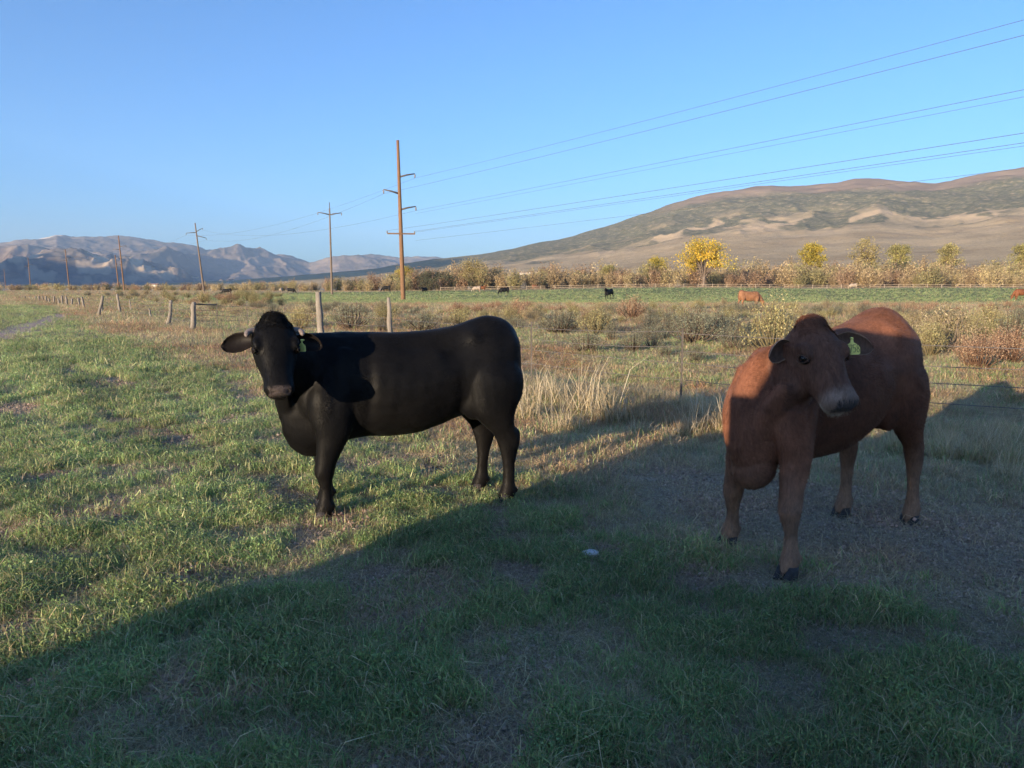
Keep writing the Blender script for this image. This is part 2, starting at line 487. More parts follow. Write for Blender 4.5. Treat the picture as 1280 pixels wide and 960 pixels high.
FRONT_LEG = [(1.16, .14, 1.02, .13, .07), (1.19, .175, .82, .155, .085), (1.20, .19, .66, .135, .085), (1.19, .19, .56, .112, .075), (1.215, .185, .46, .083, .064),
             (1.235, .18, .37, .067, .060), (1.243, .18, .32, .065, .060), (1.240, .18, .265, .048, .045), (1.232, .18, .20, .039, .037),
             (1.234, .18, .14, .044, .042), (1.238, .18, .10, .057, .054), (1.25, .18, .06, .055, .054), (1.256, .18, .03, .058, .056)]
HIND_LEG = [(.16, .12, 1.08, .17, .08), (.11, .165, .92, .215, .10), (.10, .18, .78, .20, .105), (.115, .19, .67, .165, .092), (.085, .19, .575, .115, .07),
            (.035, .185, .50, .092, .056), (.012, .18, .44, .085, .053), (.008, .18, .38, .068, .050), (.010, .18, .30, .049, .041), (.012, .18, .20, .042, .037),
            (.014, .18, .14, .046, .042), (.018, .18, .10, .057, .053), (.032, .18, .06, .058, .055), (.04, .18, .03, .060, .057)]
TORSO = [(-.135, 1.10, .86, .07), (-.115, 1.19, .74, .13), (-.07, 1.255, .66, .18), (0.0, 1.295, .60, .215), (.10, 1.31, .575, .238), (.20, 1.285, .60, .24), (.32, 1.245, .575, .242),
         (.45, 1.225, .535, .255), (.6, 1.21, .505, .268), (.8, 1.205, .50, .272), (.95, 1.21, .505, .262), (1.08, 1.215, .49, .24),
         (1.2, 1.21, .445, .21), (1.3, 1.19, .41, .18), (1.38, 1.14, .415, .145), (1.45, 1.05, .46, .11), (1.50, .95, .56, .07)]
HEAD = [(-.055, -.04, -.12, .060), (-.03, -.008, -.165, .100), (.02, .010, -.195, .122), (.09, .014, -.22, .128), (.15, .010, -.235, .125),
        (.20, .000, -.235, .115), (.26, -.010, -.220, .103), (.32, -.020, -.196, .089), (.38, -.025, -.178, .081), (.42, -.026, -.172, .083),
        (.455, -.030, -.168, .083), (.482, -.042, -.158, .073), (.502, -.064, -.138, .050)]

def cow_mesh(spec, voxel=0.011, smooth=7, hires=True):
    """one continuous body. spec in local axes: x forward, y to its left, z up, hind hooves at x=0"""
    sz = spec.get('sz', 1.0); sw = spec.get('sw', 1.0); swr = spec.get('swr', sw); sx = spec.get('sx', 1.0)
    mb = MB()
    cx, cy = sellipse(28, 2.25)
    rings = []
    fd = spec.get('front_drop', 0.0); fr = spec.get('front_rise', 0.0)
    for x, zt, zb, w in resample(TORSO, 3):
        zt -= fd * float(sstep(.35, 1.15, x)); zb += fr * float(sstep(.9, 1.3, x)) + spec.get('tuck', .0) * float(sstep(.75, .3, x)) * float(sstep(.0, .25, x))
        zc, hh = (zt + zb) / 2, (zt - zb) / 2
        # fuller low on the barrel, narrower along the spine
        wz = np.where(cy > 0, 1 - 0.30 * cy ** 2, 1 - 0.05 * cy ** 2)
        rings.append(np.stack([np.full(28, x * sx), cx * w * wz * (swr + (sw - swr) * float(sstep(.3, 1.1, x))), (zc + cy * hh) * sz], 1))
    loft(rings, mb)
    hooves = []
    a = np.arange(18) / 18 * 2 * math.pi
    for side, kind, sh in ((1, 'F', spec['lf']), (-1, 'F', spec['rf']), (1, 'H', spec['lh']), (-1, 'H', spec['rh'])):
        st = np.array(FRONT_LEG if kind == 'F' else HIND_LEG, float)
        st = resample(st, 3)
        z0 = st[:, 2].copy()
        wgt = np.clip(1 - z0 / 0.75, 0, 1)          # the foot moves, the top of the limb stays
        if kind == 'F':                              # bend a little more at elbow and knee
            bend = np.interp(z0, [0, .1, .33, .58, .8], [1, .93, .62, .12, 0])
        else:
            bend = np.interp(z0, [0, .1, .45, .68, .9], [1, .95, .68, .22, 0])
        cxs = st[:, 0] * sx + sh[0] * bend
        cys = (st[:, 1] * (spec.get('swl', sw) if kind == 'F' else swr) * side) + sh[1] * bend
        rings = []
        for i in range(len(st)):
            rings.append(np.stack([cxs[i] + np.cos(a) * st[i, 3] * spec.get('leg', 1), cys[i] + np.sin(a) * st[i, 4] * spec.get('leg', 1), np.full(18, st[i, 2] * sz)], 1))
        loft(rings[::-1], mb)
        hooves.append((cxs[-1], cys[-1], kind))
        for dw in (-.024, .024):                     # dewclaws
            ellipsoid(mb, (np.interp(-.095, -z0, cxs) - .052, np.interp(-.095, -z0, cys) + dw, .092 * sz), (.018, .015, .022))
        # joint lumps
        if kind == 'H':
            ellipsoid(mb, (cxs[0] + .08, .15 * swr * side, .75 * sz), (.11, .075, .15))
            ellipsoid(mb, (np.interp(-.46, -z0, cxs) - .06, np.interp(-.46, -z0, cys), .475 * sz), (.035, .03, .06))
        else:
            ellipsoid(mb, (1.28 * sx, .12 * sw * side, .80 * sz), (.13, .085, .16))
            ellipsoid(mb, (1.10 * sx, .150 * sw * side, .90 * sz), (.15, .075, .22))
    # hip points, brisket, flank
    ellipsoid(mb, (1.31 * sx, 0, .51 * sz), (.15, .10, .12))
    # neck
    H = spec['head']; poll = np.array(H['poll'], float); ax = np.array(H['axis'], float); ax /= np.linalg.norm(ax)
    up = np.array(H.get('up', (0, 0, 1)), float); n_ = up - (up @ ax) * ax; n_ /= np.linalg.norm(n_); sd = np.cross(n_, ax)
    hs = H.get('scale', 1.0)
    ls = H.get('len', 1.0)
    W = lambda t, u, v: poll + hs * (ax * (t * ls) + n_ * u + sd * v)
    hb = W(.06, -.13, 0)
    nk = [list(p) for p in spec['neck']] + [[*hb, spec['neck_end'][0], spec['neck_end'][1]]]
    nk = resample(nk, 5); tan = np.gradient(nk[:, :3], axis=0)
    rings = []
    for p, t in zip(nk, tan):
        t = t / np.linalg.norm(t); s_ = np.cross((0, 0, 1), t); s_ /= np.linalg.norm(s_); u_ = np.cross(t, s_)
        rings.append(p[:3] + np.outer(np.cos(a) * p[4], s_) + np.outer(np.sin(a) * p[3], u_))
    loft(rings, mb)
    # dewlap from throat to brisket
    if 'dewlap' in spec:
        dl = resample(spec['dewlap'], 4); rings = []
        for p in dl:
            rings.append(p[:3] + np.outer(np.cos(a) * p[4], (0, 1, 0)) + np.outer(np.sin(a) * p[3], (0.75, 0, 0.66)))
        loft(rings, mb)
    # head
    hx, hy = sellipse(26, 2.5)
    rings = []
    for t, ut, ub, hw in resample(HEAD, 3):
        uc, hh = (ut + ub) / 2, (ut - ub) / 2
        wf = np.where(hy < 0, 1 - 0.30 * hy ** 2, 1 - 0.12 * hy ** 2)
        rings.append(np.array([W(t, uc + yy * hh, xx * hw * w2) for xx, yy, w2 in zip(hx, hy, wf)]))
    loft(rings, mb)
    Mh = np.stack([ax, n_, sd], 1)
    for s in (-1, 1):
        ellipsoid(mb, W(.145, -.030, .106 * s), (.046 * hs, .030 * hs, .024 * hs), Mh)
        ellipsoid(mb, W(.16, -.16, .068 * s), (.085 * hs, .065 * hs, .045 * hs), Mh)
        ellipsoid(mb, W(.455, -.075, .046 * s), (.036 * hs, .036 * hs, .034 * hs), Mh)
    ellipsoid(mb, W(.45, -.135, 0), (.045 * hs, .032 * hs, .06 * hs), Mh)
    ellipsoid(mb, W(-.03, -.03, 0), (.06 * hs, .055 * hs, .075 * hs), Mh)
    # tail
    mb.tube(resample(np.array([(.0, 0, 1.25), (-.10, -.015, 1.185), (-.14, -.04, 1.05), (-.132, -.06, .92), (-.12, -.07, .82), (-.11, -.07, .74)]) * [sx, 1, sz], 4), np.interp(np.linspace(0, 1, 21), [0, .3, .8, 1], [.03, .026, .024, .012]), 10)
    tmp = bpy.data.objects.new('tmp', mb.mesh('tmp')); COL.objects.link(tmp)
    md = tmp.modifiers.new('r', 'REMESH'); md.mode = 'VOXEL'; md.voxel_size = voxel
    md = tmp.modifiers.new('s', 'SMOOTH'); md.factor = 0.6; md.iterations = smooth
    dg = bpy.context.evaluated_depsgraph_get(); dg.update()
    me = bpy.data.meshes.new_from_object(tmp.evaluated_get(dg))
    bpy.data.objects.remove(tmp)
    nv = len(me.vertices); co = np.empty(nv * 3, np.float32); me.vertices.foreach_get('co', co); co = co.reshape(-1, 3).astype(float)
    no = np.empty(nv * 3, np.float32); me.vertices.foreach_get('normal', no); no = no.reshape(-1, 3).astype(float)
    nl = len(me.loops); li = np.empty(nl, np.int32); me.loops.foreach_get('vertex_index', li)
    tot = np.empty(len(me.polygons), np.int32); me.polygons.foreach_get('loop_total', tot)
    assert (tot == 4).all() or True
    quads = li.reshape(-1, 4) if (tot == 4).all() else None
    if quads is None:
        st = np.concatenate([[0], np.cumsum(tot)[:-1]]); quads = np.array([li[s:s+4] if t == 4 else [li[s], li[s+1], li[s+2], li[s+2]] for s, t in zip(st, tot)])
    bpy.data.meshes.remove(me)
    rel = (co - poll) / hs
    hd = np.stack([rel @ ax / ls, rel @ n_, rel @ sd], 1)       # t, u, v
    far = (hd[:, 0] > .545) | (hd[:, 1] < -.27) | (np.abs(hd[:, 2]) > .16); hd[far] = (-9, -9, 9)
    if hires:
        # skin folds, muscle and hair-whorl relief
        f = 0.007 * (fbm(co[:, 0] * 7 + co[:, 1] * 3, co[:, 2] * 6, 3, 3) - 0.5) + 0.002 * (fbm(co[:, 0] * 18 + co[:, 1] * 14, co[:, 2] * 16, 1, 4) - 0.5)
        f = f * np.where(hd[:, 0] > -0.02, 0.3, 1.0)
        # ribs and neck folds
        ribs = 0.0012 * np.sin(co[:, 0] * 62 + co[:, 2] * 9) * np.exp(-((co[:, 0] - .72) / .22) ** 2) * np.exp(-((co[:, 2] - .85) / .2) ** 2)
        ay = np.abs(co[:, 1]); bm = sstep(.05, .12, ay) * (hd[:, 0] < -1)      # muscle and bone relief on both flanks
        x_, z_ = co[:, 0] / sx, co[:, 2] / sz
        G = lambda cx_, cz_, rx_, rz_: np.exp(-((x_ - cx_) / rx_) ** 2 - ((z_ - cz_) / rz_) ** 2)
        rel_ = (-.024 * G(.40, 1.07, .10, .075) + .016 * G(.24, 1.17, .06, .05) + .014 * G(-.05, 1.12, .06, .07) - .014 * G(.33, .80, .05, .16)
                + .014 * G(.10, .90, .15, .17) - .016 * G(.965, .82, .045, .24) + .014 * G(1.10, .95, .08, .20) + .012 * G(1.27, .80, .08, .10) - .010 * G(1.19, .88, .03, .16)
                - .012 * G(.60, 1.12, .22, .05) + .010 * G(.66, .80, .20, .18))
        co += no * (f + ribs + 1.25 * rel_ * bm)[:, None]
        for s in (-1, 1):
            d = np.linalg.norm((hd - [.485, -.066, .040 * s]) / [1, 1.0, 1.25], axis=1)
            co -= no * (0.016 * np.exp(-(d / .013) ** 2))[:, None]
            d = np.linalg.norm((hd - [.175, -.055, .120 * s]) / [1.3, 1, 1.2], axis=1)
            co -= no * (0.012 * np.exp(-(d / .022) ** 2))[:, None]
        m = np.exp(-((hd[:, 1] + .118 - (hd[:, 0] - .45) * .25) / .006) ** 2) * sstep(.36, .40, hd[:, 0])
        co -= no * (0.006 * m)[:, None]
    return dict(co=co, no=no, quads=quads, hd=hd, W=W, ax=ax, n=n_, sd=sd, hs=hs, hooves=hooves, spec=spec)

def ear_geo(base, e, f, L, wmax):
    """cupped leaf of an ear; e outward, f the way the cup opens"""
    e = np.array(e, float); e /= np.linalg.norm(e); f = np.array(f, float); f -= (f @ e) * e; f /= np.linalg.norm(f); g_ = np.cross(e, f)
    ns, na = 12, 11; s = np.linspace(0, 1, ns); ph = np.linspace(-1.25, 1.25, na)
    prof = np.interp(s, [0, .12, .35, .6, .82, .95, 1], [.42, .62, .96, 1.0, .74, .38, .05])
    V = []
    for lay in (0, 1):
        for i in range(ns):
            w = wmax * prof[i]
            droop = -0.03 * s[i] ** 2
            for p in ph:
                q = base + e * (L * s[i]) + g_ * (w * math.sin(p)) - f * (w * .75 * (math.cos(p) - .3)) + np.array([0, 0, droop])
                if lay: q = q + f * (.010 * (1 - .5 * s[i]))
                V.append(q)
    V = np.array(V); m = ns * na; Q = []
    for i in range(ns - 1):
        for j in range(na - 1):
            a = i*na+j
            Q.append((a, a+1, a+na+1, a+na)); Q.append((m+a, m+a+na, m+a+na+1, m+a+1))
    for i in range(ns - 1):
        a = i*na; Q.append((a, a+na, m+a+na, m+a)); a = i*na+na-1; Q.append((a, m+a, m+a+na, a+na))
    for j in range(na - 1):
        a = (ns-1)*na+j; Q.append((a, a+1, m+a+1, m+a))
    inner = np.concatenate([np.zeros(m), np.ones(m)])
    sv = np.tile(np.repeat(s, na), 2)
    edge = np.tile(np.abs(np.tile(ph, ns)) / 1.25, 2)
    return V, np.array(Q), inner, sv, edge

def coat_material(name, sheen, tint, rough=0.62):
    k = NT(name)
    cl = k.attr('col').outputs['Color']
    oc = k.objco(); mp = k.n('ShaderNodeMapping'); k.l(oc, mp.inputs[0]); mp.inputs['Scale'].default_value = (0.45, 1, 0.22)
    n1 = k.noise(130, 3, 0.6, mp.outputs[0]); n2 = k.noise(7, 4, 0.6, oc)
    c = k.mix(1.0, cl, k.ramp(n2, [(0.3, (0.72, 0.72, 0.72)), (0.7, (1.3, 1.26, 1.2))]), 'MULTIPLY')
    c = k.mix(1.0, c, k.ramp(n1, [(0.3, (0.8, 0.8, 0.8)), (0.7, (1.2, 1.2, 1.2))]), 'MULTIPLY')
    k.col(c).rough(rough).bump(n1, 0.22, 0.003)
    k.b.inputs['Specular IOR Level'].default_value = 0.09
    k.b.inputs['Sheen Weight'].default_value = sheen; k.b.inputs['Sheen Roughness'].default_value = 0.5
    k.b.inputs['Sheen Tint'].default_value = (*tint, 1)
    return k.m
def hair_mesh(name, co, no, quads, colv, flow, count, length, width, mat, rng, lift=0.35):
    a, b, c, d = [co[quads[:, i]] for i in range(4)]
    area = np.linalg.norm(np.cross(b - a, c - a), axis=1) + np.linalg.norm(np.cross(c - a, d - a), axis=1)
    idx = rng.choice(len(quads), count, p=area / area.sum())
    u, v = rng.random(count)[:, None], rng.random(count)[:, None]
    p = (a[idx] * (1-u) + b[idx] * u) * (1-v) + (d[idx] * (1-u) + c[idx] * u) * v
    n = no[quads[idx, 0]]; fl = flow[quads[idx, 0]]
    wv_ = np.sin(p[:, 0] * 23 + 3 * np.sin(p[:, 2] * 17)) * .35
    fl = fl + rng.normal(0, .18, fl.shape) + np.stack([wv_, wv_ * 0, -wv_], 1)
    fl = fl - (fl * n).sum(1)[:, None] * n; fl /= np.linalg.norm(fl, axis=1)[:, None] + 1e-9
    dirn = fl + n * (lift * rng.uniform(.3, 1.5, count))[:, None]; dirn /= np.linalg.norm(dirn, axis=1)[:, None]
    L = (length * rng.uniform(.5, 1.3, count))[:, None]
    sidev = np.cross(dirn, n); sidev /= np.linalg.norm(sidev, axis=1)[:, None] + 1e-9
    w = width * sidev
    V = np.stack([p - w - n * .001, p + w - n * .001, p + dirn * L], 1).reshape(-1, 3)
    cc = colv[quads[idx, 0]] * rng.uniform(.75, 1.3, count)[:, None]
    return make_mesh(name, V, np.arange(count * 3).reshape(-1, 3), mat, True, colors=np.repeat(cc, 3, axis=0))

def hoof_mesh(mat):
    mb = MB(); a = np.arange(12) / 12 * 2 * math.pi
    for s in (-1, 1):
        rings = []
        for z, rx, ry, dx in ((0, .052, .028, .022), (.012, .053, .029, .020), (.045, .042, .026, .008), (.07, .034, .024, .0)):
            rings.append(np.stack([dx + np.cos(a) * rx * np.where(np.cos(a) > 0, 1.15, .8), s * .0285 + np.sin(a) * ry, np.full(12, z)], 1))
        loft(rings, mb)
    return mb.mesh('hoof', mat)

M_EYE = NT('cow_eye').col((0.008, 0.006, 0.006)).rough(0.08).m
M_HOOF = plain('hoof_horn', (0.045, 0.04, 0.04), 0.6, 0.4, 30, 0.3)
M_HORN = plain('horn', (0.17, 0.14, 0.13), 0.45, 0.3, 25, 0.2)
M_TAG = plain('yellow_plastic', (0.78, 0.74, 0.22), 0.4, 0.08, 40)
M_INK = plain('tag_ink', (0.02, 0.02, 0.015), 0.6, 0.1)
M_BLACKCOAT = coat_material('black_coat', 0.02, (0.6, 0.55, 0.5), 0.5)
M_REDCOAT = coat_material('red_brown_coat', 0.08, (1.0, 0.6, 0.4))

def stroke_text(mb, strokes, org, ex, ey, scale, w):
    for ln in strokes:  # each ln is one pen stroke
        for p, q_ in zip(ln[:-1], ln[1:]):
            p3 = org + ex * p[0] * scale + ey * p[1] * scale; q3 = org + ex * q_[0] * scale + ey * q_[1] * scale
            mb.tube([p3, q3], w, 5)

def build_cow(name, label, spec, P0, fwd, coat, paint, seed, hair_n):
    rng = np.random.default_rng(seed)
    c = cow_mesh(spec)
    W, hs = c['W'], c['hs']
    root = empty(name, (P0[0], P0[1], 0), math.atan2(fwd[1], fwd[0]))
    tag(root, label, 'cow')
    co, quads, hd = c['co'], c['quads'], c['hd']
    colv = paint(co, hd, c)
    V, Q, CC = [co], [quads], [colv]; off = len(co)
    for s, key in ((1, 'ear_l'), (-1, 'ear_r')):
        E = spec[key]
        base = W(*E.get('at', (.06, -.085)), .108 * s)
        e = dir_to_local(E['e'], fwd); f = dir_to_local(E['f'], fwd)
        v, q_, inner, sv, edge = ear_geo(base, e, f, E.get('L', .19), E.get('w', .055))
        V.append(v); Q.append(q_ + off); off += len(v)
        cc = np.tile(np.array(spec['ear_out']), (len(v), 1)); cc[inner > .5] = spec['ear_in']
        cc[edge > .85] = spec['ear_edge']; CC.append(cc)
        c[key] = (base, e / np.linalg.norm(e), f / np.linalg.norm(f), E.get('L', .19))
    V, Q, CC = np.concatenate(V), np.concatenate(Q), np.concatenate(CC)
    body = link('body', make_mesh('body', V, Q, coat, True, colors=CC), root)
    # coat of short hair: lies back and down, upward on the brow
    flow = np.tile(np.array([-.8, 0, -.6]), (len(co), 1)); leg = co[:, 2] < .5; flow[leg] = (-.1, 0, -1)
    hm = (hd[:, 0] > -.02) & (hd[:, 1] > -.2); flow[hm] = c['ax'] * .6 - c['n'] * .2
    nrm = c['no']
    link('coat_hair', hair_mesh('coat_hair', co, nrm, quads, colv, flow, hair_n, spec.get('hair_len', .016), .0015, coat, rng, 0.14), root)
    top = np.where((hd[:, 0] > -.09) & (hd[:, 0] < .05) & (hd[:, 1] > -.08) & (np.abs(hd[:, 2]) < .1))[0]
    sel = np.isin(quads[:, 0], top)
    if sel.any():
        fl2 = np.tile(c['ax'] * .7 + c['n'] * .5, (len(co), 1))
        link('poll_tuft', hair_mesh('poll_tuft', co, nrm, quads[sel], colv, fl2, 1500, spec.get('tuft', .028), .0022, coat, rng, 0.6), root)
    # tail switch
    tq = quads[(co[quads[:, 0], 0] < -.1) & (co[quads[:, 0], 2] < .86) & (co[quads[:, 0], 1] > -.11) & (co[quads[:, 0], 1] < -.03)]
    if len(tq):
        link('tail_switch', hair_mesh('tail_switch', co, nrm, tq, colv, np.tile(np.array([0., 0, -1]), (len(co), 1)), 500, .06, .003, coat, rng, 0.1), root)
    for s in (-1, 1):
        mb = MB(); ellipsoid(mb, W(.175, -.052, .106 * s), (.0265 * hs,) * 3); eye = mb.build('eye', M_EYE, root)
        # lids
        lm = MB(); ctr = W(.175, -.054, .111 * s)
        for sg, up in ((1, 1), (-1, -1)):
            pts = [ctr + hs * ((c['ax'] * .6 + c['n'] * .8) * (.033 * math.cos(th)) + (c['n'] * .6 - c['ax'] * .8) * (up * .017 * math.sin(th)) + c['sd'] * s * (.014 * math.sin(th) + .001)) for th in np.linspace(0, math.pi, 9)]
            lm.tube(pts, .0034 * hs, 7)
        lm.c = [np.tile(np.array(spec['lid']), (lm.n, 1))]
        lm.build('eyelid', coat, eye)
    hm_ = hoof_mesh(M_HOOF)
    for x, y, kd in c['hooves']:
        link('hoof', hm_, root, (x - .005, y, -0.004))
    c['root'] = root
    return c

def add_tag(c, key, text, pos=.52, w=.056, h=.075, tilt=0.0):
    base, e, f, L = c[key]
    root = c['root']
    ctr = base + e * L * pos + f * .03 + np.array([0, 0, -.03])
    dn = np.array([0, 0, -1.0]); fx = f - (f @ dn) * dn; fx /= np.linalg.norm(fx); ex = np.cross(-dn, fx)
    if tilt:
        dn, ex = dn * math.cos(tilt) + ex * math.sin(tilt), ex * math.cos(tilt) - dn * math.sin(tilt)
    out = [(-.07, .62), (.07, .62), (.10, .30), (.30, .16), (.48, .0), (.5, -.12), (.5, -.5), (.42, -.56), (-.42, -.56), (-.5, -.5), (-.5, -.12), (-.48, .0), (-.30, .16), (-.10, .30)]
    V = []
    for dpt in (.004, 0.0005):
        for x, y in out: V.append(ctr + ex * x * w - dn * y * h + fx * (dpt + .012))
    n = len(out); V += [ctr + fx * .016, ctr + fx * .0125]
    T = [(2*n, i, (i+1) % n) for i in range(n)] + [(2*n+1, n+(i+1) % n, n+i) for i in range(n)]
    Qd = [(i, n+i, n+(i+1) % n, (i+1) % n) for i in range(n)]
    mb = MB(); mb.add(V, Qd, T); tg = mb.build('ear_tag', M_TAG, root, False)
    tg['label'] = 'yellow plastic ear tag'
    st = MB(); st.tube([ctr + -dn * .58 * h - fx * .006 * 1, ctr + -dn * .58 * h + fx * .022], .006, 8); st.build('stud', M_TAG, tg)
    if text:
        im = MB(); x0 = -.42 * w
        for ch in text:
            stroke_text(im, ch, ctr + fx * .0175 + ex * x0 + dn * h * .38, ex, -dn, w * .22, .0011); x0 += w * .235
        im.build('tag_number', M_INK, tg)
    return tg

def world_to_local(P, P0, fwd):
    d = np.array(fwd); l_ = np.array([-d[1], d[0]]); r = np.array(P[:2]) - np.array(P0)
    return np.array([r @ d, r @ l_, P[2]])
def dir_to_local(v, fwd):
    d = np.array(fwd); l_ = np.array([-d[1], d[0]]); v = np.array(v, float)
    return np.array([v[:2] @ d, v[:2] @ l_, v[2]])

# --- the black heifer, side on, head turned to the camera
B_FWD = (-0.9443, -0.3290); B_P0 = (-0.0874, 5.4795)
poll = world_to_local(at_depth(343, 403, 4.58), B_P0, B_FWD); nose = world_to_local(at_depth(351, 481, 4.35), B_P0, B_FWD)
black_spec = dict(sz=1.0, sw=1.0, sx=1.0, lf=(.02, .0), rf=(-.03, .0), lh=(-.02, .0), rh=(.075, .0),
    head=dict(poll=poll, axis=nose - poll, up=(0, 0.02, 1), scale=1.05, len=.84), tuck=.03,
    neck=[(1.02, 0, .93, .27, .20), (1.22, 0.03, .97, .25, .165), (1.38, .10, 1.02, .205, .135), (1.48, .24, 1.08, .17, .120)], neck_end=(.125, .105),
    dewlap=[(1.51, .30, .95, .06, .05), (1.50, .12, .80, .075, .045), (1.47, .02, .66, .085, .045), (1.42, 0, .53, .09, .055), (1.34, 0, .46, .05, .05)],
    ear_l=dict(e=(1, .2, -.04), f=(-.35, -.9, .1), L=.165, w=.058, at=(.085, -.085)), ear_r=dict(e=(-1, -.12, .0), f=(.1, -.8, .35), L=.195, w=.066, at=(.085, -.08)),
    ear_out=(.006, .006, .007), ear_in=(.010, .008, .0075), ear_edge=(.016, .013, .012), lid=(.012, .011, .011), hair_len=.020, tuft=.016)
def paint_black(co, hd, c):
    k = np.tile(np.array([.0042, .0043, .005]), (len(co), 1))
    dust = sstep(.45, .7, fbm(co[:, 0] * 4, co[:, 2] * 4 + co[:, 1] * 2, 4, 77))[:, None] * .5
    k = k * (1 - dust) + np.array([.0075, .0072, .0074]) * dust
    legs = sstep(.55, .2, co[:, 2])[:, None] * .35; k = k * (1 - legs) + np.array([.011, .0095, .0088]) * legs
    pad = (sstep(.455, .475, hd[:, 0]) * (hd[:, 1] > -.108) * (np.abs(hd[:, 2]) < .06))[:, None]
    k = k * (1 - pad) + np.array([.075, .062, .062]) * pad
    for s in (-1, 1):
        d = np.linalg.norm(hd - [.487, -.066, .040 * s], axis=1); m = np.exp(-(d / .010) ** 2)[:, None]
        k = k * (1 - m) + .003 * m
    return k
blk = build_cow('black_cow', 'black cow with small pale horn stubs standing side on, head turned to the camera', black_spec, B_P0, B_FWD, M_BLACKCOAT, paint_black, 11, 70000)
add_tag(blk, 'ear_l', None, .42, .052, .06)
for s in (-1, 1):
    W = blk['W']; mb = MB()
    pts = [W(.02, -.06, .10 * s), W(.025, -.055, .125 * s), W(.045, -.045, .147 * s), W(.08, -.035, .152 * s)]
    mb.tube(resample(np.array(pts), 4), np.interp(np.linspace(0, 1, 13), [0, .4, .85, 1], [.021, .019, .015, .006]), 10)
    mb.build('horn', M_HORN, blk['root'])

# --- the red-brown calf, three-quarter front, looking past the camera
_fm = (on_ground(985, 722)[:2] + on_ground(910, 682)[:2]) / 2; _rm = (on_ground(1052, 645)[:2] + on_ground(1137, 656)[:2]) / 2
_d = _fm - _rm; _Lc = float(np.linalg.norm(_d)); R_FWD = tuple(_d / _Lc); R_P0 = tuple(_rm)
poll = world_to_local(at_depth(1022, 408, 3.95), R_P0, R_FWD); nose = world_to_local(at_depth(1070, 495, 3.70), R_P0, R_FWD)
def foot(px, py, nx, ny):
    w = world_to_local(on_ground(px, py), R_P0, R_FWD); return (w[0] - nx, w[1] - ny)
_sx = 1.0
red_spec = dict(swl=.87, sz=1.055, sw=.77, swr=1.08, sx=_sx,
    lf=foot(985, 722, 1.256 * _sx, .18 * .87), rf=foot(910, 682, 1.256 * _sx, -.18 * .87), lh=foot(1137, 655, .04, .18 * 1.08), rh=foot(1052, 645, .04, -.18 * 1.08),
    head=dict(poll=poll, axis=nose - poll, up=(.02, .0, 1), scale=1.14, len=.76), leg=.95, front_drop=.085, front_rise=.06, tuck=.03,
    neck=[(.98, .01, .95, .24, .155), (1.12, .06, 1.0, .215, .135), (1.20, .12, 1.055, .19, .125), (1.235, .19, 1.11, .165, .115)], neck_end=(.13, .11),
    dewlap=[(1.33, .20, .98, .07, .05), (1.36, .12, .84, .09, .05), (1.38, .05, .70, .10, .055), (1.36, 0, .58, .11, .07), (1.32, 0, .50, .07, .06)],
    ear_l=dict(e=(1, .12, -.03), f=(-.15, -.85, .25), L=.225, w=.064, at=(.06, -.06)), ear_r=dict(e=(-.75, -.35, -.08), f=(.35, -.8, -.1), L=.15, w=.062, at=(.06, -.09)),
    ear_out=(.12, .055, .036), ear_in=(.10, .058, .043), ear_edge=(.30, .19, .13), lid=(.10, .06, .045), hair_len=.034, tuft=.016)
def paint_red(co, hd, c):
    k = np.tile(np.array([.17, .072, .044]), (len(co), 1))
    v = fbm(co[:, 0] * 3, co[:, 2] * 3 + co[:, 1] * 2, 4, 7)[:, None]; k = k * (.75 + .5 * v)
    fl = (sstep(1.25, 1.0, co[:, 2]) * sstep(1.25, .95, co[:, 0]))[:, None]; k = k * (1 - .42 * fl)  # shade on the flank put into the coat colour, below the back line
    legs = sstep(.66, .2, co[:, 2])[:, None] * .85; k = k * (1 - legs) + np.array([.27, .17, .115]) * legs
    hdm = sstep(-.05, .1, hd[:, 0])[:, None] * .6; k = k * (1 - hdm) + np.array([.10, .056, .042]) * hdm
    muz = (sstep(.36, .44, hd[:, 0]))[:, None] * .85; k = k * (1 - muz) + np.array([.27, .19, .15]) * muz
    chin = (sstep(.40, .44, hd[:, 0]) * sstep(-.115, -.13, hd[:, 1]))[:, None]; k = k * (1 - chin) + np.array([.42, .36, .30]) * chin
    pad = (sstep(.465, .480, hd[:, 0]) * sstep(-.118, -.108, hd[:, 1]) * sstep(.062, .054, np.abs(hd[:, 2])))[:, None]
    k = k * (1 - pad) + np.array([.055, .052, .058]) * pad
    for s in (-1, 1):
        d = np.linalg.norm((hd - [.175, -.055, .116 * s]), axis=1); m = (np.exp(-(d / .034) ** 2) * .7)[:, None]; k = k * (1 - m) + np.array([.17, .11, .08]) * m
        d = np.linalg.norm(hd - [.487, -.066, .040 * s], axis=1); m = np.exp(-(d / .011) ** 2)[:, None]; k = k * (1 - m) + .004 * m
    return k
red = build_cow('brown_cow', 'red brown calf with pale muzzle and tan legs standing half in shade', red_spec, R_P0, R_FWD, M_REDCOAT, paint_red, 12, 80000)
_1 = [[(.3, 2.0), (.6, 2.4), (.6, 0)]]; _7 = [[(0, 2.3), (.8, 2.3), (.3, 0)]]; _5 = [[(.8, 2.3), (.05, 2.3), (.0, 1.3), (.6, 1.4), (.8, .7), (.5, 0), (0, .1)]]
_8 = [[(.4, 1.25), (.05, 1.7), (.2, 2.3), (.6, 2.3), (.75, 1.7), (.4, 1.25), (0, .7), (.2, 0), (.6, 0), (.8, .7), (.4, 1.25)]]
add_tag(red, 'ear_l', [_1, _7, _5, _8], .42, .075, .075, 0.08)

